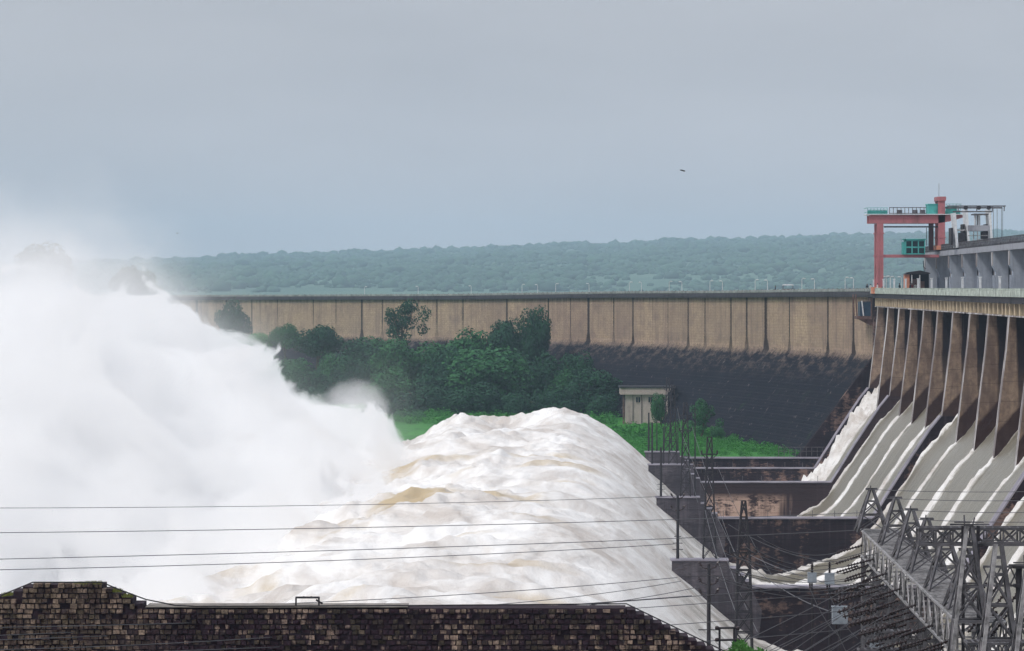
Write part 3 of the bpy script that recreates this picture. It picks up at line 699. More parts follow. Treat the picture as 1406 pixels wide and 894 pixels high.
# ------------------------------------------------------------------ red gantry crane
def crane():
    S_ = 620; z0 = -1.15
    t = thing('gantry_crane', 'red gantry crane with turquoise railings and cabin straddling the dam deck', 'crane', D(47, S_, z0))
    def B(name, mat, *bx, par=t):
        mb = MB()
        for b in bx: mb.dbox(*b)
        return mb.build(name, mat, par)
    for ds in (-2.6, 2.6):
        B('leg', M['crane_red'], (46.15, S_+ds-.55, .0, 47.25, S_+ds+.55, 10.75), (46.0, S_+ds-.62, 9.0, 47.4, S_+ds+.62, 9.2), (46.0, S_+ds-.62, 5.2, 47.4, S_+ds+.62, 5.35))
        l2 = B('leg', M['crane_red'], (56.55, S_+ds-.5, 6.3, 57.7, S_+ds+.5, 14.6), (56.4, S_+ds-.58, 8.3, 57.85, S_+ds+.58, 8.45))
        mb = MB(); mb.prism([(44.9, 10.8), (44.9, 12.15), (60.9, 12.2), (60.9, 11.8), (58.5, 11.1), (56.6, 10.8)], S_+ds-.5, S_+ds+.5)
        g = mb.build('main_girder', M['crane_red'], t)
    B('leg_column', M['crane_dark'], (55.2, S_-.4, 6.3, 56.0, S_+.4, 10.78))
    B('bogie', M['orange'], (45.6, S_-3.6, z0+.01, 47.5, S_+3.4, -.02), (45.3, S_-3.7, -.6, 45.58, S_-2.4, -.02))
    B('wheel_truck', M['dark_steel'], (45.9, S_-3.5, z0-.0, 46.4, S_-2.0, -.8), (46.9, S_-4.2, -.9, 47.3, S_-3.6, .1))
    B('bogie', M['orange'], (56.3, S_-3.4, 6.31, 57.8, S_+3.3, 7.0))
    B('tie_beam', M['crane_red'], (47.26, S_-2.9, 5.0, 56.7, S_-2.5, 5.48), (47.26, S_+2.5, 5.0, 56.7, S_+2.9, 5.48))
    B('cable_track', M['dark_steel'], (47.3, S_-3.2, 10.05, 56.5, S_-3.05, 10.3))
    B('cable', M['dark_steel'], (54.5, S_-3.0, 7.0, 54.6, S_-2.9, 10.0))
    # walkway with rails on top
    wk = B('walkway', M['white_paint'], (44.4, S_-3.6, 12.23, 60.6, S_+3.6, 12.35))
    mb = MB()
    for a in np.arange(44.5, 47.9, .55): mb.dbox(a, S_-3.6, 12.35, a+.07, S_-3.52, 13.4)
    for z in (12.65, 13, 13.35): mb.dbox(44.5, S_-3.6, z, 48.0, S_-3.53, z+.07)
    for z in (12.65, 13.35): mb.dbox(44.42, S_-3.5, z, 44.5, S_+3.5, z+.07)
    mb.dbox(44.5, S_-3.5, 12.36, 47.9, S_-3.44, 12.95)
    mb.build('railing', M['teal'], wk)
    mb = MB()
    for a in np.arange(48.2, 54.6, .65): mb.dbox(a, S_-3.5, 12.35, a+.10, S_-3.4, 13.45)
    for z in (12.4, 13.37): mb.dbox(48.2, S_-3.5, z, 54.5, S_-3.4, z+.12)
    for a in (49.5, 52.1, 53.4): mb.dbox(a, S_-3.45, 12.35, a+.9, S_-3.2, 13.05)
    mb.build('railing', M['steel'], wk)
    B('trolley', M['teal'], (54.9, S_-2.6, 12.36, 56.5, S_+2.4, 13.95), (54.8, S_-2.7, 13.95, 56.6, S_+2.5, 14.1), (57.75, S_-2.6, 12.36, 60.3, S_+2.4, 12.95))
    mb = MB()
    for a in np.arange(57.8, 60.5, .6): mb.dbox(a, S_-3.4, 12.35, a+.07, S_-3.32, 14.05)
    for z in (13.25, 14): mb.dbox(57.75, S_-3.4, z, 60.5, S_-3.32, z+.08)
    mb.dbox(57.75, S_-3.3, 12.85, 59.6, S_-3.25, 13.65)
    mb.build('railing', M['teal'], wk)
    B('mast', M['crane_red'], (56.4, S_-3.3, 14.6, 57.85, S_+3.2, 15.3))
    mb = MB(); mb.bar(D(56.7, S_-2.6, 15.35), D(56.7, S_-2.6, 17.55), .06); mb.build('antenna', M['steel'], t)
    # operator's room standing on the tie beam
    c = B('cabin', M['teal'], (50.9, S_-3.4, 5.5, 54.3, S_-.6, 8.0), (50.6, S_-3.6, 8.0, 54.5, S_-.4, 8.15), (50.5, S_-3.3, 5.5, 50.88, S_-.8, 7.6))
    for i in range(3):
        a = 51.1+i*1.08
        for z, h in ((5.7, .9), (6.85, .9)):
            wdo = B('window', M['dark_glass'], (a, S_-3.43, z, a+.86, S_-3.405, z+h), par=c)
            B('window_bar', M['teal'], (a+.45, S_-3.47, z, a+.53, S_-3.44, z+h), par=wdo) if False else None
crane()

def crane2():      # open frame with pulleys on the hoist bridge
    S_ = 588; D = lambda a, q, z: globals()['D'](a-.8, q, z)
    t = thing('lifting_crane', 'white steel lifting frame with cables on the hoist bridge, right of the red crane', 'crane', D(58, S_, 6.3))
    for a, zt in ((57.1, 11.9), (59.0, 12.5), (62.7, 12.5)):
        for ds in (-2.2, 2.2):
            mb = MB(); mb.bar(D(a+.45, S_+ds, 6.31), D(a, S_+ds, zt), .38, .55); mb.build('post', M['white_paint'], t)
        mb = MB(); mb.box2(a-.55, S_-2, 6.5+.3, a-.2, S_+2, zt-2.4); mb.build('panel', M['dark_steel'], t)
    mb = MB(); mb.box2(59.2, S_-2.6, 9.0, 62.6, S_+2.6, 9.9); mb.build('cross_beam', M['concrete'], t)
    mb = MB(); mb.box2(56.8, S_-2.5, 12.0, 63.2, S_-2.2, 12.2); mb.box2(55.9, S_-2.5, 12.9, 65.3, S_-2.2, 13.1); mb.box2(56.0, S_+2.2, 12.7, 65.3, S_+2.5, 12.95)
    mb.box2(60.2, S_-2.4, 11.6, 63.0, S_+2.2, 11.8)
    for a in (57.6, 60.6, 63.1, 65.0): mb.box2(a, S_-2.45, 12.2, a+.15, S_-2.3, 12.9)
    mb.build('boom', M['steel'], t)
    for a in (58.9, 61.0, 62.6): mb = MB(); mb.tube([D(a, S_-2.6, 12.75), D(a, S_-2.0, 12.75)], .35, 10); mb.build('pulley', M['dark_steel'], t)
    mb = MB(); mb.box2(61.0, S_-.8, 9.9, 61.4, S_+.8, 11.6); mb.box2(60.55, S_-.7, 9.9, 60.8, S_+.7, 11.8); mb.build('mast', M['white_paint'], t)
    mb = MB(); mb.box2(57.8, S_-2.4, 6.5, 58.7, S_-1, 8.7); mb.build('winch_panel', M['dark_steel'], t)
    mb = MB(); mb.box2(61.5, S_-2.3, 6.6, 62.5, S_, 8.9); mb.build('winch_panel', M['dark_steel'], t)
    mb = MB(); mb.box2(57.6, S_-2.7, 6.4, 58.5, S_-2.45, 7.0); mb.build('motor', M['concrete'], t)
    mb = MB(); mb.box2(60.9, S_-2.6, 6.9, 61.7, S_-2.4, 7.7); mb.build('motor', M['concrete'], t)
    mb = MB(); mb.box2(59.4, S_-2.6, 6.4, 62.4, S_+2, 6.8); mb.build('base_frame', M['concrete'], t)
    mb = MB()
    for z in (7.2, 8.2): mb.box2(59.2, S_-2.5, z, 62.5, S_-2.35, z+.1)
    for a in (60.1, 60.7): mb.box2(a, S_-2.5, 6.5, a+.14, S_-2.3, 9)
    mb.box2(57.5, S_-2.4, 9.0, 59.0, S_-2.2, 9.25)
    mb.build('brace', M['steel_light'], t)
    for a in (63.6, 64.2, 64.9, 65.1): mb = MB(); mb.tube([D(a, S_, 6.3), D(a, S_, 12.7)], .035, 4); mb.build('cable', M['wire'], t)
crane2()

def hut():
    S_ = 640; t = thing('deck_hut', 'small open hut with orange side wall and dark opening beside the hoist bridge', 'hut', D(54, S_, -1.15))
    mb = MB(); mb.dbox(52.8, S_, -1.14, 53.6, S_+3, 2.2); mb.build('side_wall', M['orange'], t)
    mb = MB(); mb.dbox(53.61, S_+2, -1.14, 57.2, S_+3, 2.3); mb.build('back_wall', M['cloth_dark'], t)
    mb = MB(); mb.dbox(53.7, S_+.6, -1.14, 56.3, S_+1.9, 1.0); mb.dbox(54.0, S_+.6, 1.0, 55.6, S_+1.8, 1.4); mb.build('crate_panel', M['rust'], t)
    mb = MB(); mb.prism([(52.6, 2.21), (53.4, 2.6), (55.5, 2.9), (57.1, 2.5), (57.3, 2.31)], S_-.3, S_+3.3); mb.build('roof', M['dark_steel'], t)
    for a in (54.0, 55.4): mb = MB(); mb.bar(D(a, S_-.1, -1.14), D(a, S_-.1, 2.1), .16); mb.build('post', M['white_paint'], t)
    mb = MB(); mb.bar(D(56.2, S_, 2.7), D(56.0, S_, 4.6), .12); mb.bar(D(56.0, S_, 3.6), D(56.5, S_, 3.1), .1); mb.build('vent_pipe', M['dark_steel'], t)
hut()

def booth():
    S_ = 632; t = thing('inspection_booth', 'rusty cantilevered booth with blue panels hanging under the dam crest beside the crane leg', 'booth', D(45, S_, -5))
    mb = MB(); mb.dbox(43.6, S_-3, -5.6, 46.2, S_+4, -5.05); mb.prism([(44.2, -5.62), (46.6, -6.9), (46.6, -5.62)], S_-2.6, S_+3); mb.build('floor', M['rust'], t)
    mb = MB(); mb.bar(D(43.6, S_-2.9, -5), D(43.4, S_-2.9, -1.3), .22); mb.bar(D(43.6, S_+3.8, -5), D(43.4, S_+3.8, -1.3), .22); mb.bar(D(46.1, S_-2.9, -5), D(46.1, S_-2.9, -1.3), .2); mb.build('post', M['rust'], t)
    mb = MB(); mb.dbox(44.3, S_-2.7, -5.04, 46.0, S_-2.6, -2.6); mb.dbox(44.2, S_-2.6, -5.04, 44.3, S_+3.5, -2.6); mb.build('panel', M['booth_blue'], t)
    mb = MB(); mb.bar(D(44.75, S_-2.85, -5.0), D(44.45, S_-2.85, -2.4), .2, .12); mb.build('brace', M['white_paint'], t)
    mb = MB(); mb.dbox(44.4, S_-2.8, -2.58, 46.1, S_+3.6, -2.45); mb.build('shelf', M['steel'], t)
booth()

def shelter():     # white-topped stall on the long dam crest
    i, x, y, z = path_at_px(1081, -3); t = thing('canopy_cart', 'small cart with a flat white canopy on the long dam crest', 'cart', (x, y, z))
    mb = MB(); mb.box((x-1.1, y-.9, z+1.75), (x+1.1, y+.9, z+1.85)); mb.box((x-.95, y-.8, z+1.85), (x+.9, y+.8, z+1.98)); mb.build('canopy', M['white_paint'], t)
    for dx in (-.95, .95):
        for dy in (-.7, .7): mb = MB(); mb.bar((x+dx, y+dy, z), (x+dx, y+dy, z+1.75), .07); mb.build('post', M['steel'], t)
    mb = MB(); mb.box((x-1.15, y-.6, z+.45), (x+.7, y+.6, z+1.1)); mb.build('body', M['rust'], t)
    for dx in (-.6, .5): mb = MB(); mb.tube([(x+dx, y-.72, z+.32), (x+dx, y-.6, z+.32)], .32, 12); mb.build('wheel', M['dark_steel'], t)
shelter()

def person(loc, label, shirt, rot, pose=0):
    t = thing('person', label, 'person', loc, 'people on the dam crest'); t.rotation_euler.z = rot
    H = 1.7
    V = [(0,0,.92),(0,0,1.15),(0,0,1.42),(0,0,1.52),(0,.01,1.62),(.09,0,.86),(.11,.02+.08*pose,.48),(.11,0,.06),(.11,.14,.03),(-.09,0,.86),(-.11,-.02-.1*pose,.48),(-.11,-.06*pose,.06),(-.11,.12,.03),
         (.19,0,1.40),(.25,.0,1.14),(.24,.14+.1*pose,.93),(-.19,0,1.40),(-.26,.02,1.14),(-.24,.16,.95),(0,.01,1.55)]
    E = [(0,1),(1,2),(2,3),(3,19),(19,4),(0,5),(5,6),(6,7),(7,8),(0,9),(9,10),(10,11),(11,12),(2,13),(13,14),(14,15),(2,16),(16,17),(17,18)]
    R = [.15,.13,.16,.06,.10,.09,.065,.045,.04,.09,.065,.045,.04,.065,.045,.04,.065,.045,.04,.07]
    me = bpy.data.meshes.new('body'); me.from_pydata(V, E, []); me.materials.append(shirt)
    o = bpy.data.objects.new('body', me); COL.objects.link(o); o.parent = t
    m = o.modifiers.new('skin', 'SKIN')
    for i, r in enumerate(R): me.skin_vertices[0].data[i].radius = (r, r*.8)
    me.skin_vertices[0].data[0].use_root = True
    m2 = o.modifiers.new('sub', 'SUBSURF'); m2.levels = m2.render_levels = 1
    mb = MB(); mb.lathe((0, 0, 1.50), (0, 0, 1.74), [(0, .03), (.15, .075), (.5, .095), (.85, .08), (1, .02)], 8); mb.tube([(0, .09, 1.61), (0, .125, 1.6)], .015, 4)
    mb.build('head', M['skin'], None).parent = t
    mb = MB(); mb.lathe((0, -.02, 1.61), (0, -.015, 1.78), [(0, .09), (.4, .108), (.8, .085), (1, .02)], 8); mb.build('hair', M['cloth_dark'], None).parent = t
person(D(44.9+1.2, 615.0, -1.15)+Vector((-.0, 0, 0)), 'person in white beside the orange bogie of the red crane leg', M['cloth_white'], 1.2)
i_, x_, y_, z_ = path_at_px(1190, -2.5); person((x_, y_, z_), 'person in dark clothes standing just left of the red crane leg', M['cloth_dark'], 2.5, 1)
i_, x_, y_, z_ = path_at_px(1194, -3.5); person((x_, y_, z_), 'person in white shirt close to the left of the crane leg', M['cloth_white'], .5)
person(D(50.4, 622, -1.15), 'person in dark clothes alone on the deck between crane leg and orange hut', M['cloth_dark'], 4, 1)
person(D(52.4, 624, -1.15), 'person in a dark top at the left corner of the orange hut', M['cloth_dark'], 2)
person(D(53.0, 628, -1.15), 'person in red in front of the orange hut wall', M['cloth_red'], 3.5)
person(D(53.6, 628, -1.15), 'person in white in front of the orange hut', M['cloth_white'], 3)
i_, x_, y_, z_ = path_at_px(1064, -2.5); person((x_, y_, z_), 'person in dark clothes walking on the long dam crest left of the canopy cart', M['cloth_dark'], 1.5, 1)

# ------------------------------------------------------------------ pale house below the dam
def house():
    Y = 745; c = P(886, 580, Y); gx, gz = c.x, -28.4
    t = thing('pump_house', 'pale plastered flat-roofed house below the long dam, wider at the top', 'house', (gx, Y, gz))
    x0, x1 = P(860, 0, Y).x, P(917, 0, Y).x; zt = P(0, 530, Y).z
    mat = mat_concrete('pink_plaster', (.50, .41, .385), (.28, .22, .21), .4)
    mb = MB(); mb.box((x0, Y, gz-2), (x1, Y+8, zt-1.6)); w_ = mb.build('wall', mat, t)
    mb = MB()
    f_ = lambda a, s_, z: Vector((a, s_, z))
    mb.prism([(x0-1.2, zt-1.75), (x0-1.2, zt-.4), (x1+1.0, zt-.4), (x1-.3, zt-1.75)], Y-.7, Y+8.5, 0, f_); mb.build('cornice', mat, t)
    mb = MB(); mb.box((x0-1.4, Y-.9, zt-.39), (x1+1.6, Y+8.8, zt-.1)); mb.build('roof', M['slab_edge'], t)
    for px in (876, 893):
        x = P(px, 0, Y).x; z = P(0, 549, Y).z
        mb = MB(); mb.box((x-.4, Y-.06, z-.55), (x+.45, Y-.01, z+.55)); w = mb.build('window', M['dark_glass'], t)
        mb = MB(); mb.box((x-.5, Y-.09, z+.56), (x+.55, Y-.01, z+.68)); mb.box((x-.5, Y-.12, z-.68), (x+.55, Y-.01, z-.56)); mb.box((x-.02, Y-.09, z-.55), (x+.06, Y-.061, z+.55)); mb.build('frame', mat, w)
    for px in (869, 881): mb = MB(); x = P(px, 0, Y).x; mb.bar((x, Y-.1, gz), (x, Y-.1, zt-1.8), .09); mb.build('drain_pipe', M['dark_steel'], t)
    x = x0-.45; mb = MB(); mb.box((x-.3, Y+.2, gz-1), (x+.1, Y+.6, zt-1.8)); mb.build('side_column', M['rust'], t)
house()

# ------------------------------------------------------------------ trees
def crown_mesh(name, seed, n=4200, blobs=16, loose=0.0, flat=.8):
    r = np.random.default_rng(seed); C = []
    for i in range(blobs):
        v = r.normal(size=3); v /= np.linalg.norm(v); v[2] = v[2]*.75+.05
        C.append((v*r.uniform(.35, .72+loose), r.uniform(.26, .44)*(1-loose*.55)))
    C.append((np.zeros(3), .55 if not loose else .35))
    V = []; per = n//len(C)
    allv = []
    for c, rad in C:
        m = int(per*(rad/.36)**1.5); d = r.normal(size=(m, 3)); d /= np.linalg.norm(d, axis=1)[:, None]
        lump = 1+.22*fbm(d[:, 0]*2.2+c[0]*9, d[:, 1]*2.2+seed, d[:, 2]*2.2, 3)
        p = c+d*rad*(lump*r.uniform(.80, 1.08, m))[:, None]
        nrm = d+r.normal(size=(m, 3))*.45; nrm[:, 2] += .25; nrm /= np.linalg.norm(nrm, axis=1)[:, None]
        t1 = np.cross(nrm, r.normal(size=(m, 3))); t1 /= np.linalg.norm(t1, axis=1)[:, None]; t2 = np.cross(nrm, t1)
        sz = r.uniform(.022, .055, m)[:, None]
        allv.append(np.stack([p-t1*sz, p-t2*sz*.8, p+t1*sz, p+t2*sz*.8+nrm*sz*.3], 1))
    V = np.concatenate(allv); V[..., 2] *= flat
    k = len(V); me = bpy.data.meshes.new(name); me.vertices.add(k*4); me.vertices.foreach_set('co', V.astype(np.float32).ravel())
    me.loops.add(k*4); me.loops.foreach_set('vertex_index', np.arange(k*4, dtype=np.int32)); me.polygons.add(k)
    me.polygons.foreach_set('loop_start', np.arange(0, k*4, 4, dtype=np.int32)); me.polygons.foreach_set('loop_total', np.full(k, 4, dtype=np.int32))
    me.update(calc_edges=True); return me
CR = {}
for mk in ('leaf_dark', 'leaf_mid', 'leaf_bright'):
    for sd_ in range(3):
        me = crown_mesh('crown', 10+sd_, 9000, 20); me.materials.append(M[mk]); CR[(mk, sd_)] = me
    me = crown_mesh('crown', 40, 5200, 18, .45, .9); me.materials.append(M[mk]); CR[(mk, 'loose')] = me
GZ = -28.8
def tree(px, top, rpx, Y, mk, sd_, label, hpx=None, gz=GZ, name='broadleaf_tree', group='trees between the long dam and the leaping water'):
    k_ = 1.14 if 300 < px < 870 and sd_ != 'loose' else 1.0; r = k_*rpx*Y/F; hz = k_*(hpx or rpx)*Y/F; x = (px-HX)*Y/F; zt = -(top-HY)*Y/F; zc = zt-hz*.92
    t = thing(name, label, 'tree', (x, Y, gz), group)
    rr = random.Random(px)
    mb = MB(); base = Vector((x, Y, gz-.6)); cc = Vector((x+rr.uniform(-.1, .1)*r, Y, zc))
    tr = max(.18, r*.055); mid = base.lerp(cc, .5)+Vector((rr.uniform(-.4, .4), 0, 0))
    mb.tube([base, mid, cc], tr, 7, 0, [tr*1.35, tr, tr*.55])
    for i in range(6):
        an = i*1.05+rr.random(); st_ = mid.lerp(cc, rr.uniform(.2, .8)); e = cc+Vector((math.cos(an)*r*.6, math.sin(an)*r*.6, rr.uniform(-.1, .5)*hz))
        mb.tube([st_, st_.lerp(e, .5)+Vector((0, 0, .1*hz)), e], tr*.4, 5, 0, [tr*.5, tr*.32, tr*.12])
    mb.build('trunk', M['bark'], t)
    o = link('crown', CR[(mk, sd_)], t); o.matrix_parent_inverse = Matrix.Identity(4)
    o.location = Vector((cc.x-x, 0, zc-gz)); o.scale = (r/.98, r/.98, hz/.85); o.rotation_euler.z = rr.uniform(0, 6.28)
    return t
T = [
 (550,409,33,900,'leaf_dark','loose','loose dark tree standing alone in front of the long dam wall',33),
 (437,438,34,900,'leaf_dark',0,'round dark tree topping the left end of the tree belt',30),
 (393,441,24,930,'leaf_mid',1,'small green tree left of the round dark one, half lost in spray',22),
 (352,456,28,935,'leaf_bright',2,'light green low tree at the edge of the spray below the dam wall',18),
 (318,408,24,960,'leaf_dark',2,'dark tree silhouetted in the mist at the left end of the visible wall',40),
 (493,458,38,880,'leaf_dark',1,'dark tree under the lone loose one, left side of the belt',40),
 (545,462,36,860,'leaf_mid',2,'mid green crown directly below the lone loose tree',38),
 (592,458,38,870,'leaf_mid',0,'broad green crown against the foot of the tan wall, middle of the belt',42),
 (648,444,42,850,'leaf_mid',1,'wide green tree with a domed top left of the tallest pair',46),
 (697,425,30,850,'leaf_dark',0,'left one of the tallest pair of trees before the wall',44),
 (736,418,27,845,'leaf_dark',2,'tallest dark tree overlapping the tan dam wall',48),
 (664,474,60,800,'leaf_mid',2,'large round lighter green tree in the middle front of the belt',46),
 (738,476,40,815,'leaf_dark',1,'dark crown below the tallest tree',50),
 (790,471,27,820,'leaf_dark',0,'narrow dark tree at the right end of the upper row',42),
 (818,504,38,785,'leaf_dark',2,'dark rounded tree just left of the pale house',34),
 (770,525,32,780,'leaf_dark',1,'low dark tree behind the crest of the leaping water',30),
 (715,530,34,780,'leaf_dark',0,'shadowy low tree below the large round green one',26),
 (534,500,42,800,'leaf_mid',1,'light green crown low in the left half of the belt',40),
 (478,487,30,850,'leaf_dark',2,'dark crown rising straight out of the spray',46),
 (585,520,42,790,'leaf_dark',0,'dark crown behind the left shoulder of the leaping water',36),
 (440,500,36,840,'leaf_dark',1,'dark crown veiled by spray under the round dark tree',40),
 (630,533,36,785,'leaf_dark',2,'dark low crown left below the large round green tree',28),
 (560,558,26,760,'leaf_mid',0,'small bushy tree above the left shoulder of the water',18),
 (520,548,34,775,'leaf_dark',1,'dark bushy tree beside the small spray plume',28),
 (400,480,36,870,'leaf_mid',0,'misty green crown low at the left of the belt',36),
 (184,357,34,1010,'leaf_dark',0,'tall dark treetop rising above the spray at far left of the hill',34),
 (213,388,15,1005,'leaf_dark',1,'small treetop just right of the tall one in the spray',14),
 (60,331,46,1010,'leaf_dark',2,'huge blurred treetop almost lost in the spray at the left edge',40),
 (963,546,25,690,'leaf_mid','loose','small loose tree on the bright green bank right of the house',26),
 (906,538,13,720,'leaf_mid',2,'slim dark green shrub tree in front of the house right corner',26),
 (515,460,32,900,'leaf_mid',2,'green crown right of the round dark tree, under the wall',34),
 (620,470,34,845,'leaf_dark',1,'dark crown wedged behind the large round green tree on its left',44),
 (698,478,36,835,'leaf_dark',2,'dark crown between the large round green tree and the tall pair',52),
 (766,492,34,815,'leaf_mid',0,'green crown under the narrow dark tree',46),
 (455,478,30,870,'leaf_mid',1,'mid green crown at the left, rising just above the spray',40),
 (605,500,40,800,'leaf_dark',0,'dark crown left of the large round green tree, above the water shoulder',40),
 (660,520,40,780,'leaf_dark',1,'dark underbrush tree straight below the large round green tree',30),
 (828,534,24,775,'leaf_dark',0,'dark shrub tree pressed against the left side of the pale house',24),
 (984,583,12,680,'leaf_mid',0,'low shrub right of the small loose tree on the bank',12),
]
for i, a in enumerate(T):
    px, top, rp_, Y, mk, s_, lab = a[:7]; hp = a[7] if len(a) > 7 else None
    gz_ = -28.5+.01*(Y-627) if px > 280 else -22
    tree(px, top, rp_, Y, mk, s_, lab, hp, gz_)

def ground_cover():
    n = 1500; src = CR[('leaf_bright', 0)]; co_ = np.zeros(len(src.vertices)*3); src.vertices.foreach_get('co', co_); co_ = co_.reshape(-1, 4, 3)
    out = []
    for i in range(n):
        Y = RNG.uniform(629, 745); px = RNG.uniform(845, 1112)
        if i > 1100: Y = RNG.uniform(740, 800); px = RNG.uniform(500, 860)
        x = (px-HX)*Y/F
        a_ = x-AX*Y
        if a_ > 36.5: continue
        if 846 < px < 930 and 722 < Y < 790: continue
        r = RNG.uniform(.5, 1.6)*(1+.6*(Y > 690)); k = 110
        q = co_[RNG.integers(0, len(co_), k)]*np.array([r, r, r*.8])*1.0
        cen = q.mean(1, keepdims=True); q = cen+(q-cen)*(2.2)
        out.append(q+np.array([x, Y, -29.3+.01*(Y-627)+r*.35]))
    V = np.concatenate(out); k = len(V); me = bpy.data.meshes.new('ground_cover'); me.vertices.add(k*4); me.vertices.foreach_set('co', V.astype(np.float32).ravel())
    me.loops.add(k*4); me.loops.foreach_set('vertex_index', np.arange(k*4, dtype=np.int32)); me.polygons.add(k)
    me.polygons.foreach_set('loop_start', np.arange(0, k*4, 4, dtype=np.int32)); me.polygons.foreach_set('loop_total', np.full(k, 4, dtype=np.int32))
    me.update(calc_edges=True); me.materials.append(M['leaf_bright'])
    tag(link('ground_cover', me), 'bright green weeds and low scrub covering the bank below the dam', 'scrub', kind='stuff')
ground_cover()

# ------------------------------------------------------------------ poles and lattice towers on the pier heads
def lattice(mb, base, top, wb, wt, n, r=.06, cross=True, mi=0):
    base, top = Vector(base), Vector(top)
    def cr_(t): c = base.lerp(top, t); w_ = (wb+(wt-wb)*t)/2; return [c+Vector((sx_*w_, sy_*w_, 0)) for sx_, sy_ in ((-1,-1),(1,-1),(1,1),(-1,1))]
    for i in range(4): mb.bar(cr_(0)[i], cr_(1)[i], r*1.7, mi=mi)
    for k in range(n):
        a, b = cr_(k/n), cr_((k+1)/n)
        for i in range(4):
            j = (i+1) % 4
            mb.bar(a[i], b[j], r, mi=mi)
            if cross: mb.bar(a[j], b[i], r, mi=mi)
            mb.bar(b[i], b[j], r, mi=mi)
HEADS = [(-1, 'farthest'), (1, 'second farthest'), (5, 'middle'), (10, 'second nearest'), (15, 'nearest')]
def head_poles():
    for n, nm in HEADS:
        S_ = SN(n); zt = -28.2; h = 6.6 if n < 15 else 8.0
        b = D(7.6, S_, zt)
        t = thing('steel_pole', f'slim dark pole with short crossarms at the tip of the {nm} pier head', 'pole', b, 'poles on the spillway pier heads')
        mb = MB(); mb.tube([b, b+Vector((0, 0, h))], .13, 8, 0, [.16, .13]); mb.build('shaft', M['dark_steel'], t)
        arms = ((.95, .55), (1.6, .5), (2.3, .35)) if n != 15 else ((3.2, .75),)
        for z, w_ in arms[:3]: mb = MB(); mb.bar(b+Vector((-w_, 0, z)), b+Vector((w_, 0, z)), .07); mb.build('crossarm', M['dark_steel'], t)
        if n in (10, 15):
            for z in ((h-.15, h-1.3, h-2.1) if n == 15 else (h-.15, h-1.4)):
                mb = MB()
                for sg in (-1, 1):
                    mb.tube([b+Vector((0, 0, z-.25)), b+Vector((sg*.5, 0, z-.1)), b+Vector((sg*.62, 0, z+.25))], .06, 5)
                    mb.lathe(b+Vector((sg*.6, 0, z)), b+Vector((sg*.72, 0, z+.35)), [(0, .05), (.2, .12), (.4, .05), (.6, .12), (1, .04)], 6)
                mb.build('insulator_arm', M['porcelain'], t)
        b = D(10.9 if n < 15 else 10.15, S_, zt)
        ht = 12.6
        t = thing('lattice_tower', f'dark steel lattice tower standing on the {nm} pier head', 'tower', b, 'lattice towers on the spillway pier heads')
        mb = MB(); wb, wt = (1.35, .45) if n < 15 else (1.25, .35)
        if n < 15: lattice(mb, b, b+Vector((0, 0, ht)), wb, wt, 7, .07)
        else: lattice(mb, b, b+Vector((0, 0, ht*.72)), 1.3, .85, 6, .085); lattice(mb, b+Vector((0, 0, ht*.72)), b+Vector((0, 0, ht)), .8, .25, 3, .08)
        mb.build('mast', M['dark_steel'], t)
        for z, w_ in ((ht*.70, .95),) if n == 15 else ((ht*.86, .8), (ht*.7, .8)):
            mb = MB(); mb.bar(b+Vector((-w_, 0, z)), b+Vector((w_, 0, z)), .12)
            for sg in (-1, 1): mb.bar(b+Vector((sg*w_, 0, z)), b+Vector((sg*.4, 0, z-.4)), .07); mb.tube([b+Vector((sg*w_, 0, z)), b+Vector((sg*w_, 0, z+.4))], .09, 6)
            mb.build('crossarm', M['dark_steel'], t)
    k = 0
    for n, a, h, nm in ((-1, 9.0, 5.2, 'farthest'), (-1, 12.6, 5.6, 'farthest'), (1, 9.4, 6.0, 'second farthest'), (1, 12.4, 6.0, 'second farthest'), (5, 12.2, 12.0, 'middle')):
        b = D(a, SN(n), -28.2 if a < 12.9 else -31); o = MB(); o.tube([b, b+Vector((0, 0, h))], .09, 6, 0, [.12, .06]); o.bar(b+Vector((-.4, 0, h-.3)), b+Vector((.4, 0, h-.3)), .06)
        ww = ['left', 'right', 'left', 'right', 'tall'][k]
        tag(o.build('thin_pole', M['dark_steel']), f'thin dark pole, {ww} one beside the lattice tower of the {nm} pier head', 'pole', 'thin poles on the pier heads'); k += 1
head_poles()

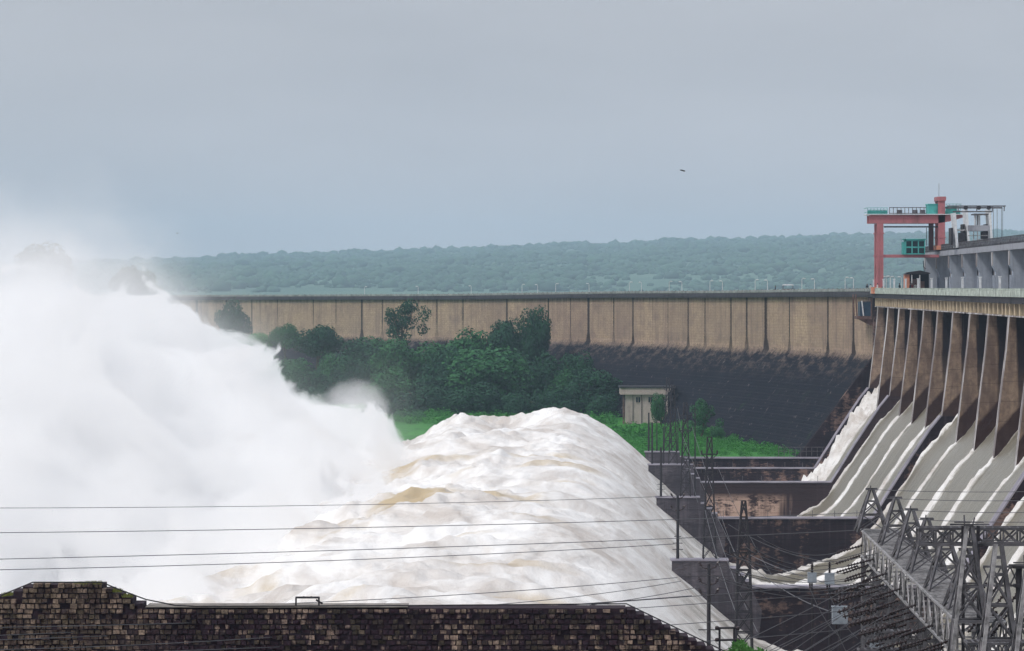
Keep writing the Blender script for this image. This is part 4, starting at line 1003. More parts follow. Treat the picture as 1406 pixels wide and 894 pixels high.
# ------------------------------------------------------------------ foreground masonry wall
def stone_wall():
    Y = 150.0; s_ = Y/F; ch = 7.1*s_
    t = thing('stone_wall', 'dark rough-stone wall along the bottom of the picture with stepped ends', 'wall', (P(430, 0, Y).x, Y, -21.4))
    mb = MB(); rr = random.Random(3)
    def top(px):
        if px < 3: return 822
        if px < 18: return 818
        if px < 31: return 810
        if px < 45: return 804
        if px < 141: return 801
        if px < 154: return 808
        if px < 168: return 814
        if px < 182: return 820
        if px < 196: return 827
        if px < 861: return 834-(px-196)/665*3
        return 834+(px-861)*.505
    row = 0; y = 801.0; core = MB()
    while y < 935:
        px = -40.0+(row % 2)*4
        while px < 1075:
            wpx = rr.choice((6, 7, 7.5, 8, 8.5, 9, 10, 12))*rr.uniform(.9, 1.1); c = px+wpx/2
            if y+.5 >= top(c)-.1:
                hgt = 7.1*rr.uniform(.68, .92); dj = rr.uniform(-.12, .04)
                if rr.random() > .06:
                    x0, x1 = (px+.5-HX)*s_, (px+wpx-rr.uniform(.4, 1.4)-HX)*s_; z1, z0 = -(y+rr.uniform(0, .7)-HY)*s_, -(y+hgt-HY)*s_
                    q = lambda: rr.uniform(-.016, .016)
                    yb = Y+.5; vs = [(x0+q(), Y+dj+q(), z0+q()), (x1+q(), Y+dj+q(), z0+q()), (x1, yb, z0), (x0, yb, z0), (x0+q(), Y+dj+q(), z1+q()), (x1+q(), Y+dj+q(), z1+q()), (x1, yb, z1), (x0, yb, z1)]
                    mb.add(vs, [(0,3,2,1),(4,5,6,7),(0,1,5,4),(1,2,6,5),(2,3,7,6),(3,0,4,7)])
            px += wpx
        y += 7.1; row += 1
    mb.build('stones', M['stone'], t)
    mb = MB()
    def blk(x0, x1, yt):
        mb.box(((x0-HX)*s_, Y+.06, -21.4), ((x1-HX)*s_, Y+1.6, -(yt+1.0-HY)*s_))
    blk(-60, 18, 819); blk(18, 31, 811); blk(31, 45, 805); blk(45, 141, 802); blk(141, 154, 809); blk(154, 168, 815); blk(168, 182, 821); blk(182, 196, 828); blk(196, 860, 834.5)
    px = 861
    while px < 1060: blk(px, px+12, 835+(px-861)*.505+1.5); px += 12.01
    mb.build('core', M['stone_core'], t)
    mb = MB(); mb.box(((200-HX)*s_, Y-.05, P(0, 834.0, Y).z), ((560-HX)*s_, Y+1.65, P(0, 833.0, Y).z)); mb.build('coping', simple('pale_mortar_cap', (.22, .20, .18), .9, .4, 3), t)
    # cable lying over the wall
    mb = MB(); pts = [(-20, 828), (5, 816), (45, 799.5), (140, 799.5), (160, 808), (200, 823), (240, 831), (270, 832.6), (560, 831.4), (860, 829), (980, 887), (1030, 911)]
    mb.tube([P(a, b, Y-.25) for a, b in pts], .028, 5)
    tag(mb.build('cable', M['dark_steel']), 'black cable draped along the top of the dark stone wall', 'cable')
    # little pipe frame
    t2 = thing('pipe_frame', 'small black square pipe frame standing on the stone wall', 'frame', P(422, 833, Y+.4))
    mb = MB(); mb.tube([P(406.5, 834, Y+.4), P(406.5, 820.5, Y+.4)], .04, 5); mb.build('leg', M['dark_steel'], t2)
    mb = MB(); mb.tube([P(438, 834, Y+.4), P(438, 819.5, Y+.4)], .04, 5); mb.build('leg', M['dark_steel'], t2)
    mb = MB(); mb.tube([P(405.8, 820.4, Y+.4), P(438.5, 820.4, Y+.4)], .045, 5); mb.tube([P(434, 823.5, Y+.4), P(443, 829, Y+.4)], .04, 5)
    for px in (417, 427.5): mb.tube([P(px, 820.4, Y+.4), P(px, 818.6, Y+.4)], .03, 4)
    mb.build('crossbar', M['dark_steel'], t2)
    # moss and grass tufts
    def tufts(name, lab, spots, mat, hh, n):
        mb = MB(); r = random.Random(5)
        for (a0, b0, a1, b1) in spots:
            for i in range(n):
                tq = r.random(); px = a0+(a1-a0)*tq; py = b0+(b1-b0)*tq; b = P(px, py+1.5, Y+r.uniform(0, .6)); h = hh*r.uniform(.4, 1); w_ = .025
                d = Vector((r.uniform(-.5, .5)*h, r.uniform(-.3, .1)*h, h)); mb.add([b-Vector((w_, 0, 0)), b+Vector((w_, 0, 0)), b+d*.6+Vector((w_*.7, 0, 0)), b+d], [(0, 1, 2, 3)])
        tag(mb.build(name, mat), lab, 'grass', kind='stuff')
    tufts('grass_tuft', 'dry yellow green moss and grass on the raised left end of the stone wall', [(3, 818, 17, 816), (118, 802, 140, 801), (155, 812, 167, 812), (168, 819, 182, 819), (100, 803, 120, 802)], M['moss'], .20, 160)
stone_wall()

def leafy_bush():
    mb = MB(); r = random.Random(8); Y = 140
    for i in range(700):
        px = r.gauss(1022, 14); hmax = 22*math.exp(-((px-1015)/16)**2)+10*math.exp(-((px-1045)/8)**2); py = 902-r.random()*hmax
        b = P(px, py, Y+r.uniform(-.4, .4)); s_ = r.uniform(.04, .10); d = Vector((r.uniform(-1, 1), r.uniform(-.6, .2), r.uniform(-.2, 1))).normalized(); x = d.cross(Vector((0, 1, .3))).normalized()
        mb.add([b, b+d*s_+x*s_*.4, b+d*s_*2.1, b+d*s_-x*s_*.4], [(0, 1, 2, 3)])
    t = thing('bush', 'fresh green leafy bush at the foot of the dark lattice tower', 'bush', P(1022, 0, Y)+Vector((0, 0, -21.4)))
    mb.build('leaves', mat_leaf('fresh_leaves', (.05, .16, .03), (.12, .30, .08), 4), t)
    mb = MB()
    for dx in (-.35, -.1, .15, .4): mb.tube([P(1022, 0, Y)*1+Vector((dx*.4, 0, -21.4-P(1022, 0, Y).z)), P(1020+dx*45, 893, Y)], .02, 4)
    mb.build('stem', M['bark'], t)
leafy_bush()

def isolator_frame():
    Y = 150; t = thing('busbar_stand', 'black two-rail frame with round end knobs at the foot of the dark lattice tower', 'frame', P(1003, 905, Y))
    for px in (988, 1008): mb = MB(); mb.tube([P(px, 1108, Y), P(px, 862, Y)], .045, 6); mb.build('leg', M['dark_steel'], t)
    for py in (862.5, 879): mb = MB(); mb.tube([P(984, py, Y), P(1014, py-.6, Y)], .05, 6); mb.build('rail', M['dark_steel'], t)
    for px in (984.5, 1013):
        for py in (862.3, 878.5): mb = MB(); c = P(px, py, Y-.05); mb.lathe(c-Vector((.09, 0, 0)), c+Vector((.09, 0, 0)), [(0, .02), (.15, .07), (.5, .085), (.85, .07), (1, .02)], 8); mb.build('knob', M['porcelain'], t)
isolator_frame()

# ------------------------------------------------------------------ switchyard gantries
ZB = -13.85
def gx(Y): return 19.9+(18.35-19.9)*(207.6-Y)/57.6
def peak(name, x, Y, zb, h, wb, label, group, r=.07, wy=None, tw=.16):
    t = thing(name, label, 'gantry peak', (x, Y, zb), group)
    b = Vector((x, Y, zb)); wy = wy or wb
    def c(tq): w_ = (wb*(1-tq)+tw*tq)/2; w2 = (wy*(1-tq)+tw*tq)/2; return [b+Vector((sx_*w_, sy_*w2, h*tq)) for sx_, sy_ in ((-1,-1),(1,-1),(1,1),(-1,1))]
    for i in range(4): mb = MB(); mb.bar(c(0)[i], c(1)[i], r*1.5, r*1.5); mb.build('leg', M['steel'], t)
    mb = MB(); lv = [0, .40, .72, 1]
    for k in range(3):
        p, q = c(lv[k]), c(lv[k+1])
        for i in range(4):
            j = (i+1) % 4
            if k < 2: mb.bar(p[i], q[j], r*.8); mb.bar(p[j], q[i], r*.8)
            mb.bar(q[i], q[j], r*.9)
    mb.bar(c(1)[0]+Vector((-.25, 0, 0)), c(1)[1]+Vector((.25, 0, 0)), r*.9); mb.bar(c(1)[3]+Vector((-.25, 0, .05)), c(1)[2]+Vector((.25, 0, .05)), r*.7)
    mb.tube([c(1)[0], c(1)[0]+Vector((.03, 0, .22))], .03, 4)
    mb.build('bracing', M['steel'], t); return t
def long_beam():
    t = thing('lattice_beam', 'long grey steel lattice beam receding over the switchyard with ladder-like top', 'beam', (gx(178), 178, ZB))
    Wd = 2.0; H = 1.45; Y0, Y1 = 150.0, 207.6; N = 38; top = MB(); side = MB(); sideR = MB(); rung = MB()
    def q(Y, r_, z): return Vector((gx(Y)+r_*Wd, Y, ZB-z*H))
    for r_, m_ in ((0, side), (1, sideR)):
        for z in (0, 1):
            m_.bar(q(Y0, r_, z), q(Y1, r_, z), .09, .10)
        for i in range(N):
            a = Y0+(Y1-Y0)*i/N; b = Y0+(Y1-Y0)*(i+1)/N
            if i % 2 == 0: m_.bar(q(a, r_, 1), q(b, r_, 0), .065, .05)
            else: m_.bar(q(a, r_, 0), q(b, r_, 1), .065, .05)
            if i % 3 == 0: m_.bar(q(a, r_, 0), q(a, r_, 1), .08)
    for i in range(N*2+1):
        a = Y0+(Y1-Y0)*i/(N*2); rung.bar(q(a, 0, 0)+Vector((0, 0, .03)), q(a, 1, 0)+Vector((0, 0, .03)), .13 if i % 3 else .2, .06)
        if i % 4 == 0: rung.bar(q(a, 0, 1), q(a, 1, 1), .08)
    for i in range(N//2):
        a = Y0+(Y1-Y0)*i*2/N; b = Y0+(Y1-Y0)*(i*2+2)/N; rung.bar(q(a, 0, 0), q(b, 1, 0), .07, .05)
    side.build('side_truss', M['steel_light'], t); sideR.build('side_truss', M['steel'], t); rung.build('top_rungs', M['steel_light'], t)  # left truss and rungs in paler steel: highlights and glints put into colour
long_beam()
PK = [(1193,672),(1215,684),(1233,700),(1253,713),(1276,733),(1302,755)]
def peaks_and_posts():
    for i, (px, py) in enumerate(PK):
        Y = [205.0, 195, 185, 176, 166, 156.5][i]; h = 2.25+(.05*i)
        x = (px-HX)*Y/F; zt = -(py-HY)*Y/F; zb = ZB+.08
        peak('gantry_peak', gx(Y)+1.0 if i else x+.15, Y, zb, zt-zb, 1.75, f'pointed lattice peak on the long switchyard beam, {ORD[i]} from its far end', 'pointed lattice peaks on the long beam', .075)
    for i, Y in enumerate([206.5, 196, 186, 176, 166, 152]):
        b = Vector((gx(Y)+.35, Y, -21.6)); t = thing('lattice_column', f'grey lattice column holding up the long switchyard beam, {ORD[i]} from its far end', 'column', b, 'lattice columns under the long beam')
        mb = MB()
        for sx_ in (-.32, .32):
            for sy_ in (-.32, .32): mb.bar(b+Vector((sx_, sy_, 0)), b+Vector((sx_, sy_, 21.6+ZB-1.5)), .16)
        mb.build('legs' if False else 'column_leg', M['steel'], t)
        mb = MB(); n = 8
        for k in range(n):
            z0, z1 = (21.6+ZB-1.5)*k/n, (21.6+ZB-1.5)*(k+1)/n
            for sy_ in (-.32, .32): mb.bar(b+Vector((-.32, sy_, z0)), b+Vector((.32, sy_, z1)), .07); mb.bar(b+Vector((.32, sy_, z0)), b+Vector((-.32, sy_, z1)), .07); mb.bar(b+Vector((-.32, sy_, z1)), b+Vector((.32, sy_, z1)), .07)
        mb.build('bracing', M['steel'], t)
        # outrigger bracing back towards the right
        mb = MB(); mb.bar(b+Vector((.3, 0, 5.0)), b+Vector((1.9, 0, 21.6+ZB-1.5)), .10); mb.bar(b+Vector((.3, 0, 2.0)), b+Vector((1.9, 0, 5.5)), .09); mb.bar(b+Vector((1.9, 0, 0)), b+Vector((1.9, 0, 21.6+ZB-1.5)), .16); mb.bar(b+Vector((.3, 0, 5.5)), b+Vector((1.9, 0, 2.0)), .09)
        mb.build('brace', M['steel'], t)
    # the tall near towers
    def big(px, ptop, py, wpx, Y, label, extra=0):
        s_ = Y/F; x = (px-HX)*s_; zt = -(ptop-HY)*s_; zb = -(py-HY)*s_; w_ = wpx*s_
        t = thing('lattice_tower', label, 'tower', (x, Y, -21.6), 'tall lattice towers of the switchyard')
        b = Vector((x, Y, zb)); tw = .22; h = zt-zb; fl = (21.6+zb)/h*(-1)
        def c(tq): w2 = (w_*(1-tq)+tw*tq)/2; return [b+Vector((sx_*w2, sy_*w2*.8, h*tq)) for sx_, sy_ in ((-1,-1),(1,-1),(1,1),(-1,1))]
        for i in range(4): mb = MB(); mb.bar(c(fl)[i], c(1)[i], .15, .15); mb.build('leg', M['steel_light'] if i == 0 else M['steel'], t)  # front left leg in the paler steel: its lit look put into colour
        mb = MB(); lv = [fl, fl*.45, 0, .36, .68, .86, 1]
        for k in range(len(lv)-1):
            p, q = c(lv[k]), c(lv[k+1])
            for i in range(4):
                j = (i+1) % 4
                if k < 4: mb.bar(p[i], q[j], .07); mb.bar(p[j], q[i], .07)
                mb.bar(q[i], q[j], .10)
        mb.bar(c(1)[0]+Vector((-.7, 0, .06)), c(1)[1]+Vector((.7, 0, .06)), .07); mb.bar(c(1)[3]+Vector((-.5, 0, .14)), c(1)[2]+Vector((.5, 0, .14)), .05)
        mb.tube([c(1)[0]+Vector((-.1, 0, 0)), c(1)[0]+Vector((-.12, 0, .45))], .03, 4); mb.tube([c(1)[1]+Vector((0, 0, 0)), c(1)[1]+Vector((.1, 0, .35))], .03, 4)
        mb.build('bracing', M['steel'], t)
    big(1331, 722, 852, 40, 150, 'tall lattice tower where the long beam meets the crosswise beam')
    big(1371, 747, 878, 42, 142, 'second tall lattice tower, right of the one at the beam crossing')
    big(1414, 778, 905, 44, 136, 'lattice tower cut by the lower right corner of the picture')
    # crosswise beam
    t = thing('lattice_beam', 'short level lattice beam running right from the tall tower top', 'beam', P(1335, 738, 151.5))
    Y = 151.5; mb = MB(); x0, x1 = P(1262, 0, Y).x, P(1470, 0, Y).x; zt, zb = P(0, 726, Y).z, P(0, 748, Y).z
    for dy in (0, .9):
        for z in (zt, zb): mb.bar((x0, Y+dy, z), (x1, Y+dy, z), .11)
    mb.build('chord', M['steel'], t); mb = MB(); n = 9
    for dy in (0, .9):
        for k in range(n):
            a = x0+(x1-x0)*k/n; b = x0+(x1-x0)*(k+1)/n
            mb.bar((a, Y+dy, zt), (b, Y+dy, zb), .07); mb.bar((a, Y+dy, zb), (b, Y+dy, zt), .07); mb.bar((a, Y+dy, zt), (a, Y+dy, zb), .07)
    for k in range(n*2):
        a = x0+(x1-x0)*k/n/2; mb.bar((a, Y, zt), (a, Y+.9, zt), .06)
    mb.build('lacing', M['steel'], t)
    for px in (1322, 1343): mb = MB(); mb.bar(P(px, 722, Y-.2), (P(px, 0, Y).x, Y-.2, -21.6), .13); mb.build('post', M['dark_steel'], t)
    # dark tubular column with a small side beam
    t = thing('steel_column', 'dark thick steel column with flanged head at the right edge', 'column', (P(1399, 0, 148).x, 148, -21.6))
    mb = MB(); x = P(1399, 0, 148).x; mb.tube([(x, 148, -21.6), (x, 148, P(0, 780, 148).z)], .13, 8); mb.build('shaft', M['dark_steel'], t)
    mb = MB(); z = P(0, 778, 148).z; mb.box((x-.3, 147.7, z-.06), (x+.45, 148.3, z+.08)); z2 = P(0, 804, 148).z; mb.box((x-.2, 147.8, z2-.07), (x+.3, 148.2, z2+.07)); mb.build('flange', M['dark_steel'], t)
    mb = MB(); xl = P(1350, 0, 148).x
    for zz in (z, z2): mb.bar((xl, 148, zz), (x, 148, zz), .09)
    for k in range(4):
        a = xl+(x-xl)*k/4; b = xl+(x-xl)*(k+1)/4; mb.bar((a, 148, z), (b, 148, z2), .06); mb.bar((b, 148, z), (a, 148, z2), .06)
    mb.build('side_truss', M['steel'], t)
    # low crosswise beams far down in the yard, seen through the towers
    for i, (px0, px1, py, Y, wd) in enumerate([(1190, 1300, 868, 170, 1.0), (1330, 1430, 884, 146, 1.3), (1180, 1290, 893, 178, .8)]):
        t = thing('lattice_beam', ['low lattice beam between the columns, brown dusted, below the insulators', 'low lattice beam between the tall towers at the lower right', 'lowest lattice beam at the bottom edge under the long beam'][i], 'beam', P((px0+px1)/2, py, Y))
        mb = MB(); a, b = P(px0, py, Y), P(px1, py, Y)
        for dz in (0, -.45):
            for dy in (0, wd): mb.bar(a+Vector((0, dy, dz)), b+Vector((0, dy, dz)), .10)
        n = 12
        for k in range(n):
            p, q = a.lerp(b, k/n), a.lerp(b, (k+1)/n); mb.bar(p, q+Vector((0, 0, -.45)), .05); mb.bar(p+Vector((0, 0, -.45)), q, .05); mb.bar(p, p+Vector((0, wd, 0)), .09)
        mb.build('truss', M['steel'], t)
peaks_and_posts()

# insulator strings: porcelain sheds on a rod, cap at each end
def string_mesh(n=9, pitch=.17, r=.11):
    L_ = n*pitch; prof = [(0, .03), (.4*pitch/L_, .03)]
    for i in range(n):
        t_ = (i+.2)*pitch/L_; prof += [(t_, .045), (t_+.10*pitch/L_, r), (t_+.30*pitch/L_, r*.95), (t_+.38*pitch/L_, .045)]
    prof += [(1, .03)]
    mb = MB(); mb.lathe((0, 0, 0), (L_, 0, 0), prof, 7); o = mb.build('insulator_string', M['porcelain'], smooth=True)
    me = o.data; bpy.data.objects.remove(o); return me, L_
STR = [string_mesh(8, .17, .09), string_mesh(9, .17, .09), string_mesh(7, .2, .13)]
WIRES = []
wcount = [0]
def place_string(p, q_dir, k, label, group):
    me, L_ = STR[k]; o = bpy.data.objects.new('insulator_string', me); COL.objects.link(o)
    d = Vector(q_dir).normalized(); o.location = p; o.rotation_euler = d.to_track_quat('X', 'Z').to_euler()
    tag(o, label, 'insulator', group); return Vector(p)+d*L_
def strings():
    r = random.Random(21); rowi = 0
    rows = [(205, .2), (200, .9), (196, .3), (191, 1.0), (187, .35), (182, 1.0), (178, .4), (173, 1.1), (169, .4), (164, 1.1), (160, .5), (155.5, 1.0), (152, .4)]
    for ri, (Y, dz) in enumerate(rows):
        for k in range(3):
            z = ZB-.5-dz-.55*k; x = gx(Y)-.1-.15*k; dy = -.12-.08*k
            d = (-1, dy+r.uniform(-.06, .06), -.28+r.uniform(-.05, .05))
            e = place_string((x, Y-.3*k, z), d, r.choice((0, 1)), f'{("upper","middle","lower")[k]} ribbed insulator string, {ORD[ri]} bunch from the far end of the long beam', 'insulator strings hanging off the long beam')
            WIRES.append((e, d, ri, k))
    # big-disc strings lower left of the columns
    n = 0
    for i in range(6):
        for k in range(3):
            Y = 186-i*4.5; px = 1148+i*9+k*16+r.uniform(-3, 3); py = 812+i*11+k*9+r.uniform(-3, 3)
            p = P(px+22, py-6, Y); place_string(p, (-1, -.2, -.25), 2, f'{("left","middle","right")[k]} thick-disc insulator string in row {i+1} below the grey boxes', 'thick-disc insulator strings low in the switchyard'); n += 1
    for i in range(8):
        Y = 150-i*1.0; px = 1345+(i % 4)*14; py = 800+(i//4)*34+(i % 4)*5
        place_string(P(px+10, py, Y+8), (-.6, -.2, -.75), 0, f'small steep insulator string behind the tall towers, number {ORD[i]} from left and top', 'steep insulator strings behind the tall towers')
strings()

# wires
def wire(pts, label, r=.022, sag=0.0, group='overhead wires', name='wire'):
    P_ = [Vector(p) for p in pts]
    if len(P_) == 2:
        a, b = P_; P_ = [a.lerp(b, i/24)+Vector((0, 0, -sag*4*(i/24)*(1-i/24))) for i in range(25)]
    mb = MB(); mb.tube(P_, r, 4)
    tag(mb.build(name, M['wire']), label, 'wire', group)
def wires():
    W4 = [((-60, 697.6, 235), (930, 681, 300), 'topmost thin wire crossing in front of the white water', .02),
          ((-60, 732, 225), (1185, 704, 280), 'second thin wire from the top across the white water', .024),
          ((-60, 769, 215), (1300, 722, 262), 'upper wire of the close pair crossing the white water', .024),
          ((-60, 783.5, 212), (925, 747, 262), 'lower wire of the close pair crossing the white water', .024),
          ((230, 834.5, 190), (930, 793, 235), 'rising wire that leaves the stone wall top beside the pipe frame', .022),
          ((560, 838, 180), (935, 798, 230), 'wire rising from the middle of the stone wall to the pier head', .02),
          ((640, 846, 178), (960, 806, 215), 'wire just above the right half of the stone wall', .02),
          ((-40, 862, 146), (950, 818, 160), 'pale wire running in front of the stone wall, topmost', .016),
          ((-40, 874, 146), (1180, 800, 190), 'pale wire running in front of the stone wall, second', .016),
          ((-40, 880, 145), (1180, 812, 185), 'pale wire running in front of the stone wall, third', .016),
          ((-40, 893, 144), (700, 846, 155), 'pale wire running in front of the stone wall, fourth', .016),
          ((150, 897, 143), (1190, 836, 180), 'pale wire low across the dark stone wall', .016),
          ((480, 898, 142), (1165, 864, 170), 'lowest pale wire crossing the stone wall near its right end', .016)]
    for (a, b, lab, r) in W4:
        wire([P(*a), P(*b)], lab, r, .25, 'wires crossing the picture')
    for i, (e, d, ri, k) in enumerate(WIRES):
        if k == 2 and ri % 2: continue
        far = Vector((-1.5-ri*.6, e.y-38-3*k, e.z-4.0-1.1*k-.2*ri))
        if ri < 4: far = P(1040-ri*22-k*10, 736+ri*12+k*14, e.y-6)
        wire([e, far], f'{("upper","middle","lower")[k]} wire leaving the {ORD[ri]} insulator bunch of the long beam', .018, .5, 'wires leaving the insulators')
    # stays falling from the lattice towers to the pier heads
    for i, (a, b) in enumerate([((938, 600, 490), (1010, 760, 378)), ((950, 585, 490), (1020, 790, 378)), ((985, 640, 400), (1060, 790, 378)), ((1000, 720, 300), (1145, 772, 300)), ((968, 700, 378), (1010, 840, 268)), ((975, 700, 378), (1040, 868, 268)), ((930, 560, 500), (958, 690, 480)), ((1030, 762, 265), (1240, 812, 200)), ((1030, 775, 265), (1180, 850, 190))]):
        wire([P(*a), P(*b)], f'slack thin wire slanting down among the pier-head towers, {ORD[i]} from the left', .028, .6, 'slack wires between the pier-head towers')
    for i, (px, py) in enumerate([(1193, 672), (1215, 684), (1233, 700), (1253, 713)]):
        Y = [205.0, 195, 185, 176][i]; wire([P(px, py, Y), P(px+260, py+2, Y-20)], f'thin earth wire running right from the {ORD[i]} pointed peak of the long beam', .016, .1, 'earth wires from the pointed peaks')
wires()

# grey boxes with ribbed bushings
def boxed(px, py, wpx, hpx, Y, label, hang=None):
    s_ = Y/F; c = P(px, py, Y); w_, h = wpx*s_/2, hpx*s_/2
    t = thing('transformer_box', label, 'electrical box', c-Vector((0, 0, h)), 'grey electrical boxes in the switchyard')
    mb = MB(); mb.box((c.x-w_, c.y-w_*.6, c.z-h), (c.x+w_, c.y+w_*.6, c.z+h)); mb.box((c.x-w_*1.06, c.y-w_*.66, c.z+h), (c.x+w_*1.06, c.y+w_*.66, c.z+h+.05)); mb.box((c.x-w_*.9, c.y-w_*.63, c.z-h+.05), (c.x+w_*.9, c.y-w_*.605, c.z+h-.05)); mb.build('casing', M['box_paint'], t)
    hb = hpx*s_*1.2; prof = [(0, .05)]
    for i in range(6): prof += [(.05+i*.15, .05), (.08+i*.15, .13), (.12+i*.15, .05)]
    mb = MB(); mb.lathe((c.x, c.y, c.z+h+.05), (c.x, c.y, c.z+h+hb), prof+[(1, .03)], 8); mb.build('bushing', M['porcelain'], t)
    mb = MB(); mb.tube([(c.x-w_*.5, c.y, c.z-h-.28), (c.x-w_*.5, c.y, c.z-h)], .05, 6); mb.build('terminal', M['porcelain'], t)
    mb = MB(); mb.tube([(c.x, c.y+w_*.3, -21.6), (c.x, c.y+w_*.3, c.z-h)], .045, 6); mb.build('post', M['dark_steel'], t)
    top = Vector((c.x, c.y, c.z+h+hb)); return top, Vector((c.x-w_*.5, c.y, c.z-h-.28))
for i, a in enumerate([(1115, 794, 12, 13, 196, 'left small grey box on a thin post against the pale bucket water'), (1139, 795, 13, 14, 196, 'right small grey box on a thin post against the pale bucket water'), (1153, 845, 21, 23, 190, 'large pale grey box with tall bushing before the dark training wall'), (1203, 893, 17, 22, 182, 'pale grey box cut by the bottom edge of the picture below the columns')]):
    tp, bt = boxed(*a)
    wire([tp, tp+Vector((3.2, -2, .9))], f'short lead from the top of the {("left small","right small","large","lowest")[i]} grey box', .02, .15, 'leads on the grey boxes')
    wire([bt, bt+Vector((1.6, -.5, -2.6))], f'slack lead trailing below the {("left small","right small","large","lowest")[i]} grey box', .02, .35, 'leads on the grey boxes')

# ------------------------------------------------------------------ bird
def bird(px, py, Y, s_, label):
    c = P(px, py, Y); t = thing('bird', label, 'bird', c, 'birds in the sky')
    mb = MB(); mb.lathe(c+Vector((-.5*s_, 0, .06)), c+Vector((.38*s_, 0, 0)), [(0, .02), (.3, .05*s_), (.7, .13*s_), (.9, .1*s_), (1, .03)], 8)
    mb.add([c+Vector((.15*s_, .1, 0)), c+Vector((-.1*s_, .1, 0)), c+Vector((-.55*s_, .9*s_, .12)), c+Vector((-.2*s_, .6*s_, .1))], [(0, 1, 2, 3), (3, 2, 1, 0)])
    mb.add([c+Vector((.15*s_, -.1, 0)), c+Vector((-.1*s_, -.1, 0)), c+Vector((-.75*s_, -.6*s_, .1)), c+Vector((-.2*s_, -.5*s_, .12))], [(0, 1, 2, 3), (3, 2, 1, 0)])
    mb.build('body', M['feather'], t)
bird(938, 235, 300, .45, 'small dark bird gliding in the open sky above the hill')
bird(244, 321, 420, .22, 'tiny bird speck above the left end of the hill')

# ------------------------------------------------------------------ air and spray
def haze():
    mb = MB(); mb.box((-4200, -60, -49), (4200, 10800, 190)); o = mb.build('haze', [])
    m = bpy.data.materials.new('haze'); m.use_nodes = True; nt = m.node_tree; nt.nodes.clear()
    out = nt.nodes.new('ShaderNodeOutputMaterial'); pv = nt.nodes.new('ShaderNodeVolumePrincipled')
    pv.inputs['Color'].default_value = (.60, .80, 1.0, 1); pv.inputs['Density'].default_value = HAZE; pv.inputs['Anisotropy'].default_value = 0
    nt.links.new(pv.outputs[0], out.inputs['Volume']); o.data.materials.append(m)
    o['kind'] = 'stuff'; o['label'] = 'pale blue haze softening the far hill'; o['category'] = 'haze'
HAZE = .0001
haze()

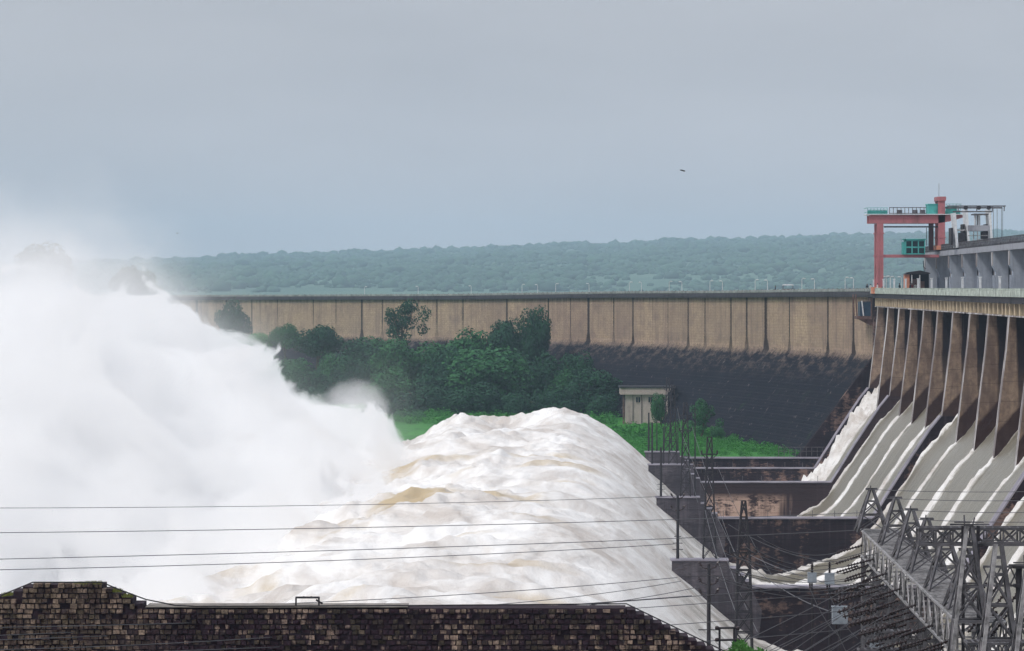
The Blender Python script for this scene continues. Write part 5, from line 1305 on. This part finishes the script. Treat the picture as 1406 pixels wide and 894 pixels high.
def spray():
    x0, x1, y0, y1, z0, z1 = -125, 6, 225, 700, -46, 24
    mb = MB(); mb.box((x0, y0, z0), (x1, y1, z1)); o = mb.build('spray_cloud', [])
    k = NT('spray'); nt = k.t; nt.nodes.remove(k.b)
    out = [n for n in nt.nodes if n.type == 'OUTPUT_MATERIAL'][0]
    p = k.pos(); x, y, z = k.sep(p)
    fc = nt.nodes.new('ShaderNodeFloatCurve'); cv = fc.mapping.curves[0]
    pts = [(-125,-3),(-86,-3),(-78,-3),(-72,-4.5),(-64,-3),(-57,-4.5),(-51,-10),(-45,-13),(-39.5,-15.5),(-34,-20),(-30,-24),(-27,-23.5),(-24.6,-23),(-21.5,-26),(-20,-28),(-14,-38),(6,-46)]
    nrm = [((a-x0)/(x1-x0), (b+46)/80) for a, b in pts]
    while len(cv.points) < len(nrm): cv.points.new(.5, .5)
    for q, (a, b) in zip(cv.points, nrm): q.location = (a, b); q.handle_type = 'VECTOR'
    fc.mapping.update()
    nl = k.noise(k.map(p, (.022, .012, .03)), 1, 2, .5)
    xx = k.math('ADD', k.math('ADD', x, k.math('MULTIPLY', k.math('SUBTRACT', y, 600), .04)), k.math('MULTIPLY', k.math('SUBTRACT', nl, .5), 16))
    k.l(k.rng(xx, x0, x1), fc.inputs['Value'])
    H = k.math('SUBTRACT', k.math('MULTIPLY', fc.outputs[0], 80), 46)
    ys = k.math('SUBTRACT', y, 600)     # the billows roll out of the jets, so they lie roughly along them
    roll = k.comb(k.math('MULTIPLY', k.math('ADD', x, k.math('MULTIPLY', ys, .065)), .075), k.math('MULTIPLY', y, .012), k.math('MULTIPLY', k.math('ADD', z, k.math('MULTIPLY', ys, .025)), .085))
    n1 = k.noise(roll, 1, 4, .64, .7)
    H = k.math('SUBTRACT', H, k.rng(y, 240, 430, 9, 0))
    d = k.math('ADD', k.math('SUBTRACT', H, z), k.math('MULTIPLY', k.math('SUBTRACT', n1, .5), 36))
    # the round puff thrown up at the right end of the cloud
    def ball(cx, cy, cz, r_):
        v_ = k.n('ShaderNodeVectorMath'); v_.operation = 'DISTANCE'; k.l(p, v_.inputs[0]); v_.inputs[1].default_value = (cx, cy, cz)
        return k.math('ADD', k.math('SUBTRACT', r_, v_.outputs['Value']), k.math('MULTIPLY', k.math('SUBTRACT', n1, .5), 3.5))
    d = k.math('MAXIMUM', d, ball(-26.0, 600, -21.2, 6.6)); d = k.math('MAXIMUM', d, ball(-24.0, 598, -25.0, 5.2)); d = k.math('MAXIMUM', d, ball(-32, 600, -22.5, 4.5)); d = k.math('MAXIMUM', d, ball(-72, 560, -1.5, 6.0))
    core = k.math('MULTIPLY', k.rng(d, 0, 3.0, 0, 1, True), CORE)
    veil = k.math('MULTIPLY', k.math('MULTIPLY', k.math('POWER', k.rng(d, -20, 3, 0, 1), 2.0), k.rng(x, -76, -40, 3.0, .12)), VEIL)
    dens = k.math('ADD', core, veil)
    ends = k.math('MULTIPLY', k.rng(y, y0, y0+70, 0, 1, True), k.rng(y, y1-60, y1-2, 1, 0, True))
    ends = k.math('MULTIPLY', ends, k.rng(x, -14, 1, 1, 0, True))
    dens = k.math('MULTIPLY', dens, ends)
    pv = nt.nodes.new('ShaderNodeVolumePrincipled'); pv.inputs['Color'].default_value = (1, 1, 1, 1); pv.inputs['Anisotropy'].default_value = 0.0
    k.l(dens, pv.inputs['Density']); nt.links.new(pv.outputs[0], out.inputs['Volume'])
    k.m.cycles.volume_step_rate = STEP_RATE
    o.data.materials.append(k.m)
    tag(o, 'huge cloud of white spray billowing up at the left where the jets land', 'spray', kind='stuff')
CORE = .35; VEIL = .0075; STEP_RATE = .7
spray()
